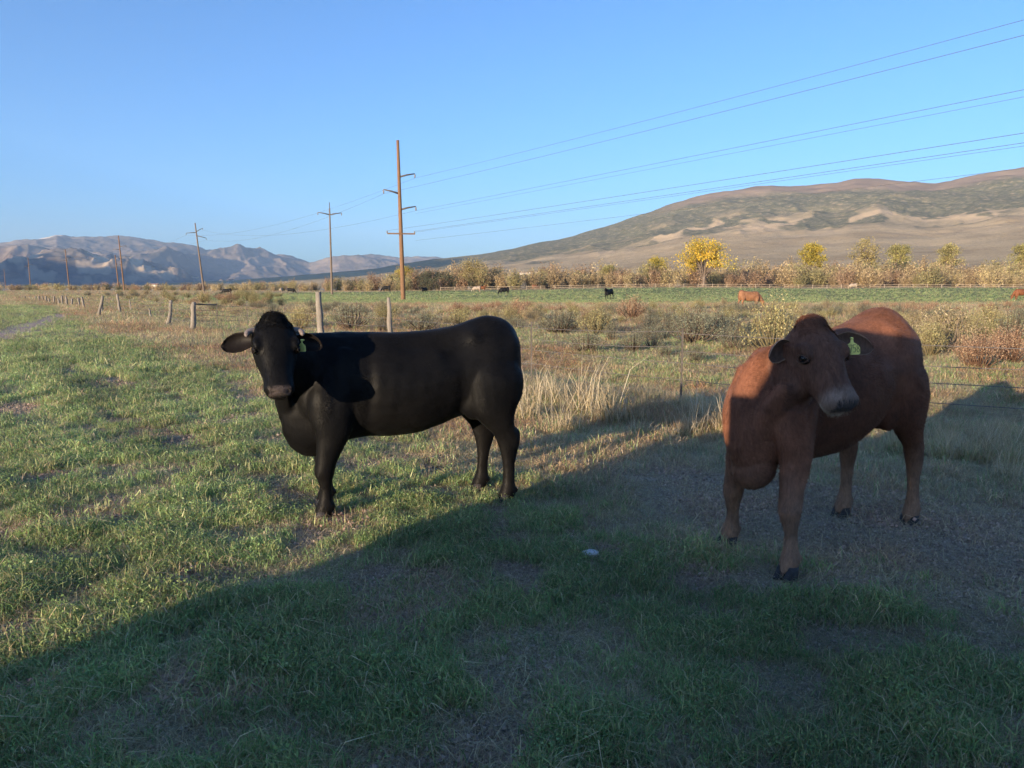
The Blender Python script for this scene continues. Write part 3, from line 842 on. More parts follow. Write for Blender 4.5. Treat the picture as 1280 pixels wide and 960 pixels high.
# ------------------------------------------------------------------ wire fence on old posts
def wood(name, c1, c2):
    k = NT(name); oc = k.objco(); mp = k.n('ShaderNodeMapping'); k.l(oc, mp.inputs[0]); mp.inputs['Scale'].default_value = (1, 1, 0.06)
    f = k.noise(30, 6, 0.7, mp.outputs[0]); g_ = k.noise(3, 4, 0.6, oc)
    k.col(k.mix(g_, k.ramp(f, [(.3, c1), (.7, c2)]), c1)).rough(0.9).bump(f, 0.7, 0.01); return k.m
M_POST = wood('weathered_grey_wood', (0.16, 0.14, 0.12), (0.42, 0.37, 0.31))
M_STEEL = plain('dull_steel', (0.10, 0.085, 0.075), 0.6, 0.3, 12)
M_WIRE = plain('galvanised_wire', (0.13, 0.115, 0.105), 0.5, 0.3, 20)
M_POLE = wood('brown_pole_wood', (0.15, 0.085, 0.05), (0.34, 0.20, 0.115))
M_POLE2 = wood('grey_brown_pole_wood', (0.13, 0.10, 0.08), (0.27, 0.21, 0.165))
M_LINE = plain('power_line', (0.10, 0.10, 0.11), 0.5, 0.1)
M_PORC = plain('porcelain', (0.22, 0.2, 0.2), 0.3, 0.1)

def gh(x, y): return float(ground_h(np.array([x]), np.array([y]))[0])
fence = empty('wire_fence', (FENCE[3][0], FENCE[3][1], 0)); tag(fence, 'sagging barbed wire fence on leaning grey posts running to the far left', 'fence')
FO = np.array([FENCE[3][0], FENCE[3][1], 0])
def wood_post(x, y, h, r, lx=0.0, ly=0.0, name='post'):
    mb = MB(); z0 = gh(x, y)
    n = 7; t = np.linspace(0, 1, n)
    pts = np.stack([x + lx * t + 0.012 * RNG.normal(size=n), y + ly * t, z0 - 0.15 + (h + 0.15) * t], 1)
    mb.tube(pts - FO, r * .85 * np.interp(t, [0, .85, 1], [1.12, .92, .7]) * RNG.uniform(.86, 1.12, n), 10, True, 0.36)
    mb.build(name, M_POST, fence)
def px_post(px, ptop, pbot, r, lean_px=0.0):
    g0 = on_ground(px, pbot); Yd = g0[1]
    h = at_depth(px, ptop, Yd)[2]
    wood_post(g0[0], g0[1], max(0.4, h), r, lean_px / FPX * Yd, 0)
wood_post(-4.5, 18.4, 1.42, .10, -.09, .05); wood_post(-2.4, 15.5, 1.34, .055, -.07)
px_post(241, 377, 413, .10, 3); px_post(210, 375, 406, .09, 6); px_post(190, 385, 397, .06, -3); px_post(164, 375, 391, .05, -1)
px_post(151, 368, 393.5, .085, -3); px_post(122, 369.5, 396, .085, 8); px_post(128, 378, 391.5, .07); px_post(105, 372, 385.5, .10, -2)
for x_, t_, b_ in ((99, 373, 383.5), (90, 374, 383), (84, 371, 382.5), (79, 370, 382.5), (74, 374, 381.5), (67.5, 371, 379.5), (62, 374, 379.5), (58, 371, 378.2), (54, 371, 377.5), (49, 371, 376.8), (44, 371, 376), (38, 371, 375.4), (32, 371, 374.8)):
    px_post(x_, t_, b_, .10, RNG.uniform(-1, 1))
# steel T posts and the pipe brace
def t_post(x, y, h):
    z0 = gh(x, y); mb = MB(); mb.box(np.array([x, y, z0 + h / 2 - .1]) - FO, (.024, .010, h + .2)); mb.box(np.array([x, y + .02, z0 + h / 2 - .1]) - FO, (.010, .024, h + .198)); mb.build('steel_post', M_STEEL, fence, False)
_a = on_ground(241, 413); _b = on_ground(272, 410); _c = on_ground(309.5, 405.5)
t_post(_b[0], _b[1], 1.06); t_post(_c[0], _c[1], 1.15)
for (x, y) in ((0.3, 11.9), (2.15, 9.75), (6.9, 6.8), (12, 4.2)): t_post(x, y, 1.0)
mb = MB(); mb.tube([np.array([_a[0], _a[1], .95 + gh(_a[0], _a[1])]) - FO, np.array([_b[0], _b[1], .97 + gh(_b[0], _b[1])]) - FO], .022, 8); mb.build('brace_rail', M_STEEL, fence)
knots = [(14, 3.2), (12, 4.2), (6.9, 6.8), (2.15, 9.75), (0.3, 11.9), (-2.4, 15.5), (-4.5, 18.4), (_c[0], _c[1]), (_b[0], _b[1]), (_a[0], _a[1]), (-13.9, 31.5), (-22, 44), (-30, 57), (-38, 68), (-60, 100)]
for hi, hgt in enumerate((0.93, 0.76, 0.56, 0.36)):
    mb = MB()
    for (x0, y0), (x1, y1) in zip(knots[:-1], knots[1:]):
        L = math.hypot(x1 - x0, y1 - y0); n = max(4, int(L / 0.7)); t = np.linspace(0, 1, n)
        sag = RNG.uniform(.02, .07) * min(1.5, L / 5)
        X_ = x0 + (x1 - x0) * t; Y_ = y0 + (y1 - y0) * t
        za, zb = gh(x0, y0) + hgt + RNG.normal() * .015, gh(x1, y1) + hgt + RNG.normal() * .015
        Z_ = za + (zb - za) * t - sag * 4 * t * (1 - t)
        pts = np.stack([X_, Y_, Z_], 1) - FO
        mb.tube(pts, .0042 if Y_[0] < 25 else .006, 5, False)
        if y0 < 14:
            for b in np.arange(.06, L, .14):
                f_ = b / L; c_ = np.array([x0 + (x1 - x0) * f_, y0 + (y1 - y0) * f_, za + (zb - za) * f_ - sag * 4 * f_ * (1 - f_)]) - FO
                dv = RNG.normal(size=3); dv /= np.linalg.norm(dv); mb.tube([c_ - dv * .014, c_ + dv * .014], .0018, 3, False)
    mb.build('wire', M_WIRE, fence)

# ------------------------------------------------------------------ power poles and lines
def pole_base(x, y):  return np.array([x, y, gh(x, y) if math.hypot(x, y) < 880 else 0.0])
def power_pole(x, y, height, r, mat, label, arms, lean=(0, 0), group=None):
    """arms: list of (z, direction angle, length, rise, both sides)"""
    b = pole_base(x, y); root = empty('power_pole', b); tag(root, label, 'power pole', group)
    mb = MB(); t = np.linspace(0, 1, 12)
    mb.tube(np.stack([lean[0] * t, lean[1] * t, -1 + (height + 1) * t], 1), r * (1.15 - .5 * t), 12)
    mb.build('pole', mat, root); tips = []
    for z, ang, L, rise, both in arms:
        f = (z + 1) / (height + 1); c = np.array([lean[0] * f, lean[1] * f, z])
        d = np.array([math.cos(ang), math.sin(ang), 0])
        ends = [c + d * L + np.array([0, 0, rise])] + ([c - d * L + np.array([0, 0, rise])] if both else [])
        if both and abs(rise) < .01:
            a = MB(); M = np.array([[d[0], -d[1], 0], [d[1], d[0], 0], [0, 0, 1]]); a.box(c + np.array([d[1], -d[0], 0]) * r, (2 * L, .12, .16), M=M); ar = a.build('crossarm', mat, root, False)
            for e in ends:
                i = MB(); i.tube([e + (0, 0, .05), e + (0, 0, .2), e + (0, 0, .34)], [.06, .09, .05], 8); i.build('insulator', M_PORC, ar)
                tips.append(b + e + (0, 0, .34))
        else:
            for e in ends:
                a = MB(); a.tube([c, (c + e) / 2 + (0, 0, .05), e], [.11, .10, .06], 8); ar = a.build('crossarm', M_STEEL, root)
                i = MB(); i.tube([e, e - (0, 0, .25), e - (0, 0, .5)], [.05, .10, .06], 8); i.build('insulator', M_PORC, ar)
                tips.append(b + e - (0, 0, .5))
    return root, tips, b + np.array([lean[0], lean[1], height])
def top_z(px, py, Y): return float(at_depth(px, py, Y)[2])
PL = 95.0
mx = (505 - 640) / FPX * PL
R0 = 0.0                                                     # cross arms point along the picture plane, a little turned
az_arm = math.radians(14)
main_pole, mt, mtop = power_pole(mx, PL, top_z(500, 176, PL), .26, M_POLE, 'tallest brown wooden power pole with staggered arms, behind the black cow',
    [(top_z(503, 222, PL), az_arm, 1.9, .45, False), (top_z(503, 243, PL), az_arm + math.pi, 1.9, .45, False), (top_z(503, 263, PL), az_arm, 1.9, .45, False), (top_z(503, 293, PL), az_arm, 1.65, 0, True)], lean=(-.35, 0))
near = np.array([mx, PL, 0]) + np.array([75, -125, 0]) * 1.05
off_pole, ot, otop = power_pole(near[0], near[1], top_z(500, 176, PL), .26, M_POLE, 'wooden power pole of the same line standing out of view to the right',
    [(top_z(503, 222, PL), az_arm, 1.9, .45, False), (top_z(503, 243, PL), az_arm + math.pi, 1.9, .45, False), (top_z(503, 263, PL), az_arm, 1.9, .45, False), (top_z(503, 293, PL), az_arm, 1.65, 0, True)])
P2 = 150.0
p2, t2, top2 = power_pole((416.5 - 640) / FPX * P2, P2, top_z(416, 262, P2), .2, M_POLE2, 'thin grey power pole with a V shaped top, left of the tallest pole',
    [(top_z(416, 270, P2), az_arm, 2.2, .4, True)])
mb = MB(); mb.tube([(0, 0, top_z(416, 264, P2) - p2.location.z), (0, 0, top_z(415, 253, P2) - p2.location.z)], .07, 8); mb.build('top_spike', M_STEEL, p2)
P3 = 215.0
p3, t3, top3 = power_pole((258 - 640) / FPX * P3, P3, top_z(251, 281, P3), .24, M_POLE2, 'grey power pole leaning left with two slanted arms near the far mountains',
    [(top_z(253, 293, P3), az_arm + math.pi, 2.6, -.2, False), (top_z(254, 297, P3), az_arm, 2.4, -.6, False), (top_z(253, 292, P3), az_arm, 1.7, 1.0, False)], lean=(-1.6, 0))
far_defs = [(159, 296, 300, 'reddish power pole standing left of the leaning grey pole', -1.0), (152.5, 320, 330, 'short thin power pole just beside the reddish pole', -.8), (91, 313, 385, 'power pole rising over the middle of the far fence posts', -.8),
            (43, 323, 480, 'second power pole from the left edge of the field', -.3), (12, 337, 680, 'farthest and smallest power pole at the left edge', -.3)]
ftips = [t3]
for px, py, Yd, lb, ln in far_defs:
    pr, ft, ftop = power_pole((px - 640) / FPX * Yd, Yd, top_z(px - 3, py, Yd), .26, M_POLE, lb, [(top_z(px, py + 14 * 300 / Yd, Yd), az_arm, 2.2, .3, False), (top_z(px, py + 18 * 300 / Yd, Yd), az_arm + math.pi, 2.2, .3, False)], lean=(ln, 0))
    if px not in (152.5,): ftips.append(ft)
def line(name, A, B, sag, r, label, group):
    A = np.asarray(A); B = np.asarray(B); t = np.linspace(0, 1, 40)
    pts = A + (B - A) * t[:, None]; pts[:, 2] -= 4 * sag * t * (1 - t)
    mb = MB(); o = pts.mean(0); mb.tube(pts - o, r, 5, False); ob = mb.build(name, M_LINE, None, True, tuple(o)); tag(ob, label, 'power line', group)
names = ['top right arm', 'left arm', 'lower right arm', 'right end of the crossarm', 'left end of the crossarm']
def sag_for(A, B, py_right):
    """sag that brings the wire to the row where it leaves the right edge of the frame"""
    A = np.asarray(A); B = np.asarray(B); u = (1280 - 640) / FPX
    t = (u * A[1] - A[0]) / ((B[0] - A[0]) - u * (B[1] - A[1]))
    z = at_depth(1280, py_right, (A + (B - A) * t)[1])[2]
    return max(.2, ((A + (B - A) * t)[2] - z) / (4 * t * (1 - t)))
for i, py in enumerate((16, 36, 107, 150, 163)):
    line('power_line', mt[i], ot[i], sag_for(mt[i], ot[i], py), .013, 'power line rising right from the %s of the tallest pole' % names[i], 'lines to the right of the tallest pole')
for i, (dz, py) in enumerate(((-3.2, 110), (-5.4, 167), (-6.4, 178))):
    A = mt[0] + np.array([0, 0, dz - 1.0]); B = ot[0] + np.array([.3 * i, 0, dz - 1.0])
    line('power_line', A, B, sag_for(A, B, py), .010, ('faint power line crossing the sky below the third wire', 'faint power line second from the hill crest', 'lowest faint power line, just above the hill crest')[i], 'lines to the right of the tallest pole')
for i in range(3):
    line('power_line', mt[i], t3[min(i, len(t3) - 1)], 2.2, .013, 'power line sloping down to the left from the %s of the tallest pole' % names[i], 'lines to the left of the tallest pole')
for j in range(len(ftips) - 1):
    for i in range(2):
        line('power_line', ftips[j][i], ftips[j + 1][min(i, 1)], 1.5, .014, '%s power line in far span %s from the leaning grey pole' % (('upper', 'lower')[i], ('first', 'second', 'third', 'fourth')[j]), 'lines between the far poles')

# ------------------------------------------------------------------ leaves, grass and shrubs
def leaf_mat(name, transl=0.35, rough=0.6):
    k = NT(name); cl = k.attr('col').outputs['Color']
    tint = k.attr('tint', 'INSTANCER').outputs['Fac']
    k.col(cl).rough(rough); k.b.inputs['Specular IOR Level'].default_value = 0.15
    return k.translucent(cl, transl).m
M_LEAF = leaf_mat('foliage')
k = NT('grass_blades')
cl = k.attr('col').outputs['Color']; tn = k.attr('tint', 'INSTANCER').outputs['Color']
cc = k.mix(1.0, cl, tn, 'MULTIPLY'); k.col(cc).rough(0.42); k.b.inputs['Specular IOR Level'].default_value = 0.45
k.translucent(cc, 0.45); M_GRASS = k.m

def blades(rng, n, h, spread, width, lean, cols, straight=0.5):
    """n bent blades: 3 triangles each"""
    base = np.stack([rng.normal(0, spread, n), rng.normal(0, spread, n), np.zeros(n)], 1)
    ang = rng.uniform(0, 2 * math.pi, n); ln = np.abs(rng.normal(lean, lean * .5, n)); H = h * rng.uniform(.45, 1.15, n)
    d = np.stack([np.cos(ang), np.sin(ang), np.zeros(n)], 1)
    mid = base + d * (H * ln * .35)[:, None] + np.stack([0*H, 0*H, H * .55], 1)
    tip = base + d * (H * ln)[:, None] + np.stack([0*H, 0*H, H * np.maximum(.12, 1 - ln * .45)], 1)
    fa = rng.uniform(0, 2 * math.pi, n); wv = np.stack([np.cos(fa), np.sin(fa), np.zeros(n)], 1) * (width * rng.uniform(.6, 1.2, n))[:, None]
    V = np.stack([base - wv, base + wv, mid - wv * .8, mid + wv * .8, tip], 1).reshape(-1, 3); V[:, 2] -= .01
    o = np.arange(n)[:, None] * 5; T = np.concatenate([o + [0, 1, 3], o + [0, 3, 2], o + [2, 3, 4]])
    ci = np.array(cols)[rng.integers(0, len(cols), n)] * rng.uniform(.75, 1.3, n)[:, None]
    C = np.repeat(ci, 5, axis=0)
    return V, T, C
def leaves(rng, cen, size, ncol, up=0.3, aspect=.5):
    n = len(cen); d = rng.normal(size=(n, 3)); d[:, 2] += up; d /= np.linalg.norm(d, axis=1)[:, None]
    s_ = np.cross(d, rng.normal(size=(n, 3))); s_ /= np.linalg.norm(s_, axis=1)[:, None]
    L = (size * rng.uniform(.6, 1.3, n))[:, None]
    V = np.stack([cen, cen + d * L * .5 + s_ * L * aspect * .5, cen + d * L, cen + d * L * .5 - s_ * L * aspect * .5], 1).reshape(-1, 3)
    o = np.arange(n)[:, None] * 4; Qd = o + [0, 1, 2, 3]
    return V, Qd, np.repeat(ncol, 4, axis=0)
GREEN = [(.22, .34, .13), (.28, .39, .15), (.33, .42, .17), (.18, .29, .11), (.41, .44, .21)]
STRAW = [(.52, .42, .26), (.44, .35, .21), (.58, .49, .32), (.38, .30, .19)]
lib = bpy.data.collections.new('grass_clumps')
def add_clump(i, parts):
    mb = MB()
    for V, F, C in parts:
        if F.shape[1] == 3: mb.add(V, (), F)
        else: mb.add(V, F)
        mb.c.append(C)
    o = bpy.data.objects.new('clump_%02d' % i, mb.mesh('clump_%02d' % i, M_GRASS, False)); lib.objects.link(o)
rg = np.random.default_rng(3)
def alfalfa(n, h, spread, size, cols):
    c = np.stack([rg.normal(0, spread, n), rg.normal(0, spread, n), rg.uniform(.1, 1, n) * h], 1)
    return leaves(rg, c, size, np.array(cols)[rg.integers(0, len(cols), n)] * rg.uniform(.7, 1.25, n)[:, None], .5)
for i in range(4):                                                               # 0-3 green grass
    add_clump(i, [blades(rg, 13, .088, .027, .0027, .6, GREEN), blades(rg, 4, .10, .03, .0018, 1.0, STRAW)])
for i in range(4, 6):                                                            # 4-5 leafy alfalfa
    add_clump(i, [alfalfa(22, .07, .026, .012, GREEN[:3]), blades(rg, 5, .08, .02, .0015, .4, GREEN)])
for i in range(6, 9):                                                            # 6-8 short dry grass
    add_clump(i, [blades(rg, 13, .085, .03, .0019, 1.1, STRAW), blades(rg, 2, .08, .025, .002, .7, GREEN)])
for i in range(9, 11):                                                           # 9-10 lying straw and litter
    add_clump(i, [blades(rg, 9, .12, .035, .0018, 2.2, STRAW)])
for i in range(11, 13):                                                          # 11-12 long grass
    add_clump(i, [blades(rg, 26, .30, .05, .0026, .6, STRAW + [(.28, .25, .10)]), blades(rg, 8, .2, .05, .0025, .6, GREEN)])

def clods(n, spread, size, cols):
    mb = MB(); t = 1.0 / math.sqrt(3)
    for i in range(n):
        c = np.array([rg.normal(0, spread), rg.normal(0, spread), .002]); s_ = size * rg.uniform(.4, 1.3)
        v = np.array([(1,0,0),(-1,0,0),(0,1,0),(0,-1,0),(0,0,.8),(0,0,-.5)], float) * s_ * rg.uniform(.6, 1.2, (6, 3)) + rg.normal(0, s_ * .15, (6, 3))
        mb.add(c + v, (), [(0,2,4),(2,1,4),(1,3,4),(3,0,4),(2,0,5),(1,2,5),(3,1,5),(0,3,5)])
        mb.c.append(np.tile(np.array(cols[int(rg.integers(0, len(cols)))]) * rg.uniform(.7, 1.2), (6, 1)))
    return np.concatenate(mb.v), np.concatenate(mb.t), np.concatenate(mb.c)
SOIL = [(.50, .37, .31), (.40, .30, .25), (.58, .45, .38)]
for i in range(13, 15):                                                          # 13-14 clods and crumbs
    add_clump(i, [clods(9, .035, .010, SOIL), blades(rg, 4, .07, .035, .0012, 2.8, STRAW)])
def grass_object(name, pts, idx, scl, tint, label, cat, tiltv=None):
    n = len(pts); me = bpy.data.meshes.new(name); me.vertices.add(n); me.vertices.foreach_set('co', pts.astype(np.float32).ravel())
    def at(nm, ty, ch, val):
        a = me.attributes.new(nm, ty, 'POINT'); a.data.foreach_set(ch, np.ascontiguousarray(val).ravel())
    rot = np.zeros((n, 3), np.float32); rot[:, 2] = RNG.uniform(0, 6.283, n); rot[:, 0] = RNG.normal(0, .12, n); rot[:, 1] = RNG.normal(0, .12, n)
    at('idx', 'INT', 'value', idx.astype(np.int32)); at('rot', 'FLOAT_VECTOR', 'vector', rot); at('scl', 'FLOAT', 'value', scl.astype(np.float32))
    c4 = np.ones((n, 4), np.float32); c4[:, :3] = tint; at('tint', 'FLOAT_COLOR', 'color', c4)
    ng = bpy.data.node_groups.new(name, 'GeometryNodeTree')
    ng.interface.new_socket('Geometry', in_out='INPUT', socket_type='NodeSocketGeometry'); ng.interface.new_socket('Geometry', in_out='OUTPUT', socket_type='NodeSocketGeometry')
    N = ng.nodes.new; gi = N('NodeGroupInput'); go = N('NodeGroupOutput'); ip = N('GeometryNodeInstanceOnPoints'); ci = N('GeometryNodeCollectionInfo')
    ci.inputs['Collection'].default_value = lib; ci.inputs['Separate Children'].default_value = True; ci.inputs['Reset Children'].default_value = True
    def na(nm, ty):
        a = N('GeometryNodeInputNamedAttribute'); a.data_type = ty; a.inputs['Name'].default_value = nm; return [o for o in a.outputs if o.enabled and o.name == 'Attribute'][0]
    L = ng.links.new
    L(gi.outputs[0], ip.inputs['Points']); L(ci.outputs[0], ip.inputs['Instance']); ip.inputs['Pick Instance'].default_value = True
    L(na('idx', 'INT'), ip.inputs['Instance Index'])
    er = N('FunctionNodeEulerToRotation'); L(na('rot', 'FLOAT_VECTOR'), er.inputs[0]); L(er.outputs[0], ip.inputs['Rotation'])
    L(na('scl', 'FLOAT'), ip.inputs['Scale']); L(ip.outputs[0], go.inputs[0])
    o = link(name, me); md = o.modifiers.new('grow', 'NODES'); md.node_group = ng
    tag(o, label, cat, None, 'stuff'); return o

def scatter(N, r0, r1, azd, power):
    """points with density falling as r^-power"""
    e = 2 - power; u = RNG.random(N)
    r = (r0 ** e + u * (r1 ** e - r0 ** e)) ** (1 / e); a = np.radians(RNG.uniform(-azd, azd, N))
    return r * np.sin(a), r * np.cos(a), r
GX, GY, GR = [np.concatenate(v) for v in zip(scatter(60000, 1.2, 6, 52, 0.7), scatter(80000, 6, 24, 46, 1.5), scatter(80000, 24, 95, 40, 1.6), scatter(75000, 70, 340, 39, 1.8))]
zn = zones(GX, GY); df = zn['df']; u1 = RNG.random(len(GX)); u2 = RNG.random(len(GX))
dens = fbm(GX / .35, GY / .35, 3, 101); dens2 = fbm(GX / 1.3, GY / 1.3, 3, 107)
isgreen = u1 < zn['green']
keep = np.ones(len(GX), bool)
gap = isgreen & (u2 > np.clip((dens - .36) * 5.5 + .25, 0.10, 1)) & (GR < 30)
keep &= ~(gap & (GR > 14))
keep &= ~((u2 < zn['soil'] * .9))
keep &= ~((zn['patch'] > .5) & isgreen & (u2 < .55) & (GR < 20))
keep &= ~((df < -45) & (u2 < .5))
isgreen = isgreen | (RNG.random(len(GX)) < zn['pasture'])
idx = np.where(isgreen, np.where(RNG.random(len(GX)) < .12, RNG.integers(4, 6, len(GX)), RNG.integers(0, 4, len(GX))), RNG.integers(6, 9, len(GX)))
idx = np.where(isgreen & (RNG.random(len(GX)) < .16 + .5 * (zn['patch'] > .3)), RNG.integers(9, 11, len(GX)), idx)
lit_ = gap & (GR <= 14); idx = np.where(lit_, np.where(RNG.random(len(GX)) < .55, RNG.integers(9, 11, len(GX)), RNG.integers(13, 15, len(GX))), idx)
idx = np.where(~isgreen & (RNG.random(len(GX)) < .30), RNG.integers(9, 11, len(GX)), idx)
tall = ~isgreen & (df < 1.6) & (df > -.8) & (RNG.random(len(GX)) < .25 * sstep(.4, .6, dens2) + .02)
idx = np.where((RNG.random(len(GX)) < zn['soil'] * 1.5) & (GR < 15), RNG.integers(9, 11, len(GX)), idx)
bare = np.clip(zn['soil'] * 1.2 + .7 * (zn['patch'] > .35) * isgreen, 0, .8)
clod = (RNG.random(len(GX)) < bare) & (GR < 14) & (RNG.random(len(GX)) < .75); idx = np.where(clod, RNG.integers(13, 15, len(GX)), idx); keep |= clod
idx = np.where(tall, RNG.integers(11, 13, len(GX)), idx)
meadow = ~isgreen & (df < -.5) & (df > -9) & (RNG.random(len(GX)) < .22) & (dens2 > .46)
idx = np.where(meadow, RNG.integers(0, 4, len(GX)), idx)
scl = RNG.uniform(.6, 1.25, len(GX)) * (1 + np.clip((GR - 4) / 9, 0, 4.2) * .55) * (.45 + 1.15 * dens) * (.8 + .45 * dens2)
scl = np.where((idx == 9) | (idx == 10), scl * .62, scl)
scl = np.where(tall, RNG.uniform(.45, 1.0, len(GX)), scl)
scl = np.where((GR > 26) & isgreen, scl * .62, scl); scl = np.where(GR > 95, scl * 1.7, scl)
tint = np.ones((len(GX), 3)); v = (.72 + .6 * dens2)[:, None] * RNG.uniform(.8, 1.2, len(GX))[:, None]
tint *= v; tint *= (1 + .10 * np.sin(df * 4.2) * (df > 4.5))[:, None]; tint[:, 0] *= .88 + .3 * dens; tint[:, 2] *= .95
dry_red = (~isgreen & (df < 4) & (fbm(GX / 3, GY / 3, 2, 61) > .52))[:, None]
tint = np.where(dry_red, tint * np.array([.95, .80, .78]), tint)
pts = np.stack([GX, GY, ground_h(GX, GY)], 1)
# nothing grows through the animals' hooves, the truck or the posts' feet
m = keep & (idx < 6)
grass_object('field_grass', pts[m], idx[m], scl[m], tint[m], 'short patchy green grass and leafy alfalfa of the hay field', 'grass')
m = keep & (idx >= 6)
grass_object('dry_grass', pts[m], idx[m], scl[m], tint[m], 'pale dry grass and straw litter along the fence strip', 'grass')

# --- tufts of tall dead grass by the fence, each one a plant
def tuft_mesh(seed, h, n, cols, stems):
    rng = np.random.default_rng(seed); mb = MB()
    V, T, C = blades(rng, n, h * .62, .10, .0032, .75, cols); mb.add(V, (), T); mb.c.append(C)
    V, T, C = blades(rng, stems * 2, h, .12, .0026, .4, [(.55, .46, .31), (.47, .38, .25), (.60, .52, .38)]); mb.add(V, (), T); mb.c.append(C)
    V, T, C = blades(rng, n // 2, h * .4, .14, .003, .9, [(.24, .24, .09), (.16, .19, .06)]); mb.add(V, (), T); mb.c.append(C)
    return mb.mesh('dry_grass_tuft', M_LEAF, False)
TUFTS = [tuft_mesh(40 + i, .62, 130, STRAW, 26) for i in range(3)]
tuft_px = [(735, 520, 1.25, 'largest tuft of tall pale dead grass, right of the black cow'), (676, 505, 1.0, 'tuft of tall bleached grass touching the black cow rump from behind'), (705, 540, .7, 'low straw tuft in front of the largest dead grass tuft'), (762, 530, .7, 'thin pale tuft on the right flank of the largest one'), (655, 525, .85, 'yellowish grass tuft beside the black cow hind leg'),
           (885, 530, 1.0, 'upright stalky tuft just left of the red brown calf'), (908, 540, .85, 'short golden tuft against the red brown calf shoulder'), (860, 545, .6, 'low golden tuft left of the stalky tuft'), (800, 545, .5, 'small yellow tuft midway between the two cows'), (1240, 560, .6, 'straggly tuft near the right edge behind the calf'), (1195, 575, .5, 'small dark tuft just right of the calf hind leg'), (1262, 600, .55, 'low tuft at the right edge below the fence wires')]
for i, (px, py, sc, lb) in enumerate(tuft_px):
    p = on_ground(px, py); o = link('dry_grass_tuft', TUFTS[i % 3], None, (p[0], p[1], gh(p[0], p[1]) - .01), RNG.uniform(0, 6)); sc *= 1.22; o.scale = (sc, sc, sc * RNG.uniform(.9, 1.1)); tag(o, lb, 'grass tuft', 'dead grass tufts along the fence')

# --- sagebrush, rabbitbrush and dead weeds beyond the fence
def shrub_mesh(name, seed, cols, n, leaf, twig, flat=.8, up=.6):
    rng = np.random.default_rng(seed); mb = MB()
    nb = 46; tips = []
    for b in range(nb):
        a = rng.uniform(0, 6.283); rr = rng.uniform(.05, .5); hh = flat * math.sqrt(max(.05, 1 - (rr / .58) ** 2)) * rng.uniform(.7, 1.08)
        p0 = np.array([rng.normal(0, .04), rng.normal(0, .04), -.02]); p2 = np.array([rr * math.cos(a), rr * math.sin(a), hh]); p1 = (p0 + p2) / 2 + np.array([math.cos(a), math.sin(a), -.3]) * .06
        mb.tube([p0, p1, p2], [.012, .008, .003], 4, False); mb.c.append(np.tile(np.array(twig), (mb.n - sum(len(c) for c in mb.c), 1)))
        tips.append((p1, p2))
    bi = rng.integers(0, nb, n); f = rng.uniform(.15, 1.12, n)[:, None]
    P1 = np.array([t[0] for t in tips])[bi]; P2 = np.array([t[1] for t in tips])[bi]
    cen = P1 + (P2 - P1) * f + rng.normal(0, .045, (n, 3)); cen[:, 2] = np.maximum(cen[:, 2], .01)
    clump = rng.uniform(.65, 1.35, nb)[bi][:, None]
    V, Qd, C = leaves(rng, cen, leaf, np.array(cols)[rng.integers(0, len(cols), n)] * clump * rng.uniform(.8, 1.25, n)[:, None], up, .38)
    mb.add(V, Qd); mb.c.append(C)
    return mb.mesh(name, M_LEAF, False)
SAGE = [shrub_mesh('sagebrush', 60 + i, [(.24, .245, .165), (.19, .20, .13), (.29, .285, .20)], 2300, .034, (.16, .12, .09)) for i in range(3)]
RABB = [shrub_mesh('rabbitbrush', 70 + i, [(.40, .35, .15), (.33, .31, .15), (.48, .41, .21)], 2300, .034, (.22, .18, .10)) for i in range(3)]
WEED = [shrub_mesh('dead_weed_clump', 80 + i, [(.42, .27, .17), (.35, .21, .135), (.48, .34, .22)], 2000, .034, (.2, .12, .08), .7, 1.2) for i in range(3)]
PALE = [shrub_mesh('straw_bush', 90 + i, [(.42, .34, .21), (.34, .27, .16), (.30, .26, .13)], 1700, .045, (.35, .28, .2), .75, 1.6) for i in range(2)]
def place(name, meshes, x, y, s, label, cat, group, flat=1.0):
    o = link(name, meshes[int(RNG.integers(0, len(meshes)))], None, (x, y, gh(x, y) - .03), float(RNG.uniform(0, 6.283)))
    s *= .95; o.scale = (s * RNG.uniform(.9, 1.5), s * RNG.uniform(.9, 1.5), s * flat * RNG.uniform(.7, 1.15)); return tag(o, label, cat, group)
KEY = [  # px, py of the foot, size, kind, label
    (968, 448, 1.55, 'R', 'big yellowish rabbitbrush right behind the calf face on its left'), (865, 432, 1.5, 'S', 'broad grey green sagebrush left of the calf'), (905, 428, 1.2, 'S', 'grey sagebrush between the broad one and the rabbitbrush'),
    (1225, 462, 1.15, 'W', 'large rust coloured weed clump at the right edge'), (1262, 455, 1.05, 'W', 'rust weed clump cut by the right edge of the frame'), (1188, 440, 1.3, 'P', 'tangled straw coloured bush just right of the calf back'), (1170, 425, 1.1, 'P', 'straw bush peeking over the calf rump'), (1235, 420, 1.3, 'R', 'yellow tipped rabbitbrush above the rust weeds'), (1268, 425, 1.2, 'S', 'grey sagebrush at the right edge of the frame'),
    (700, 418, 1.5, 'S', 'dark hollow sagebrush right of the black cow rump'), (745, 420, 1.2, 'R', 'olive rabbitbrush between the two cows'), (650, 400, 1.4, 'W', 'reddish weed clump above the black cow rump'), (790, 400, 1.7, 'W', 'wide reddish weed clump in front of the green pasture'), (815, 428, .9, 'S', 'small sagebrush midway between the cows'),
    (525, 415, 1.35, 'S', 'dark green sagebrush right of the thin grey post'), (440, 412, 1.4, 'S', 'sagebrush right of the thick grey fence post'), (375, 410, 1.2, 'R', 'olive bush left of the thick grey fence post'), (575, 412, 1.3, 'R', 'olive bush above the black cow hindquarters'), (480, 405, 1.1, 'R', 'olive bush behind the thin grey post'), (340, 402, 1.1, 'S', 'grey bush above the black cow head')]
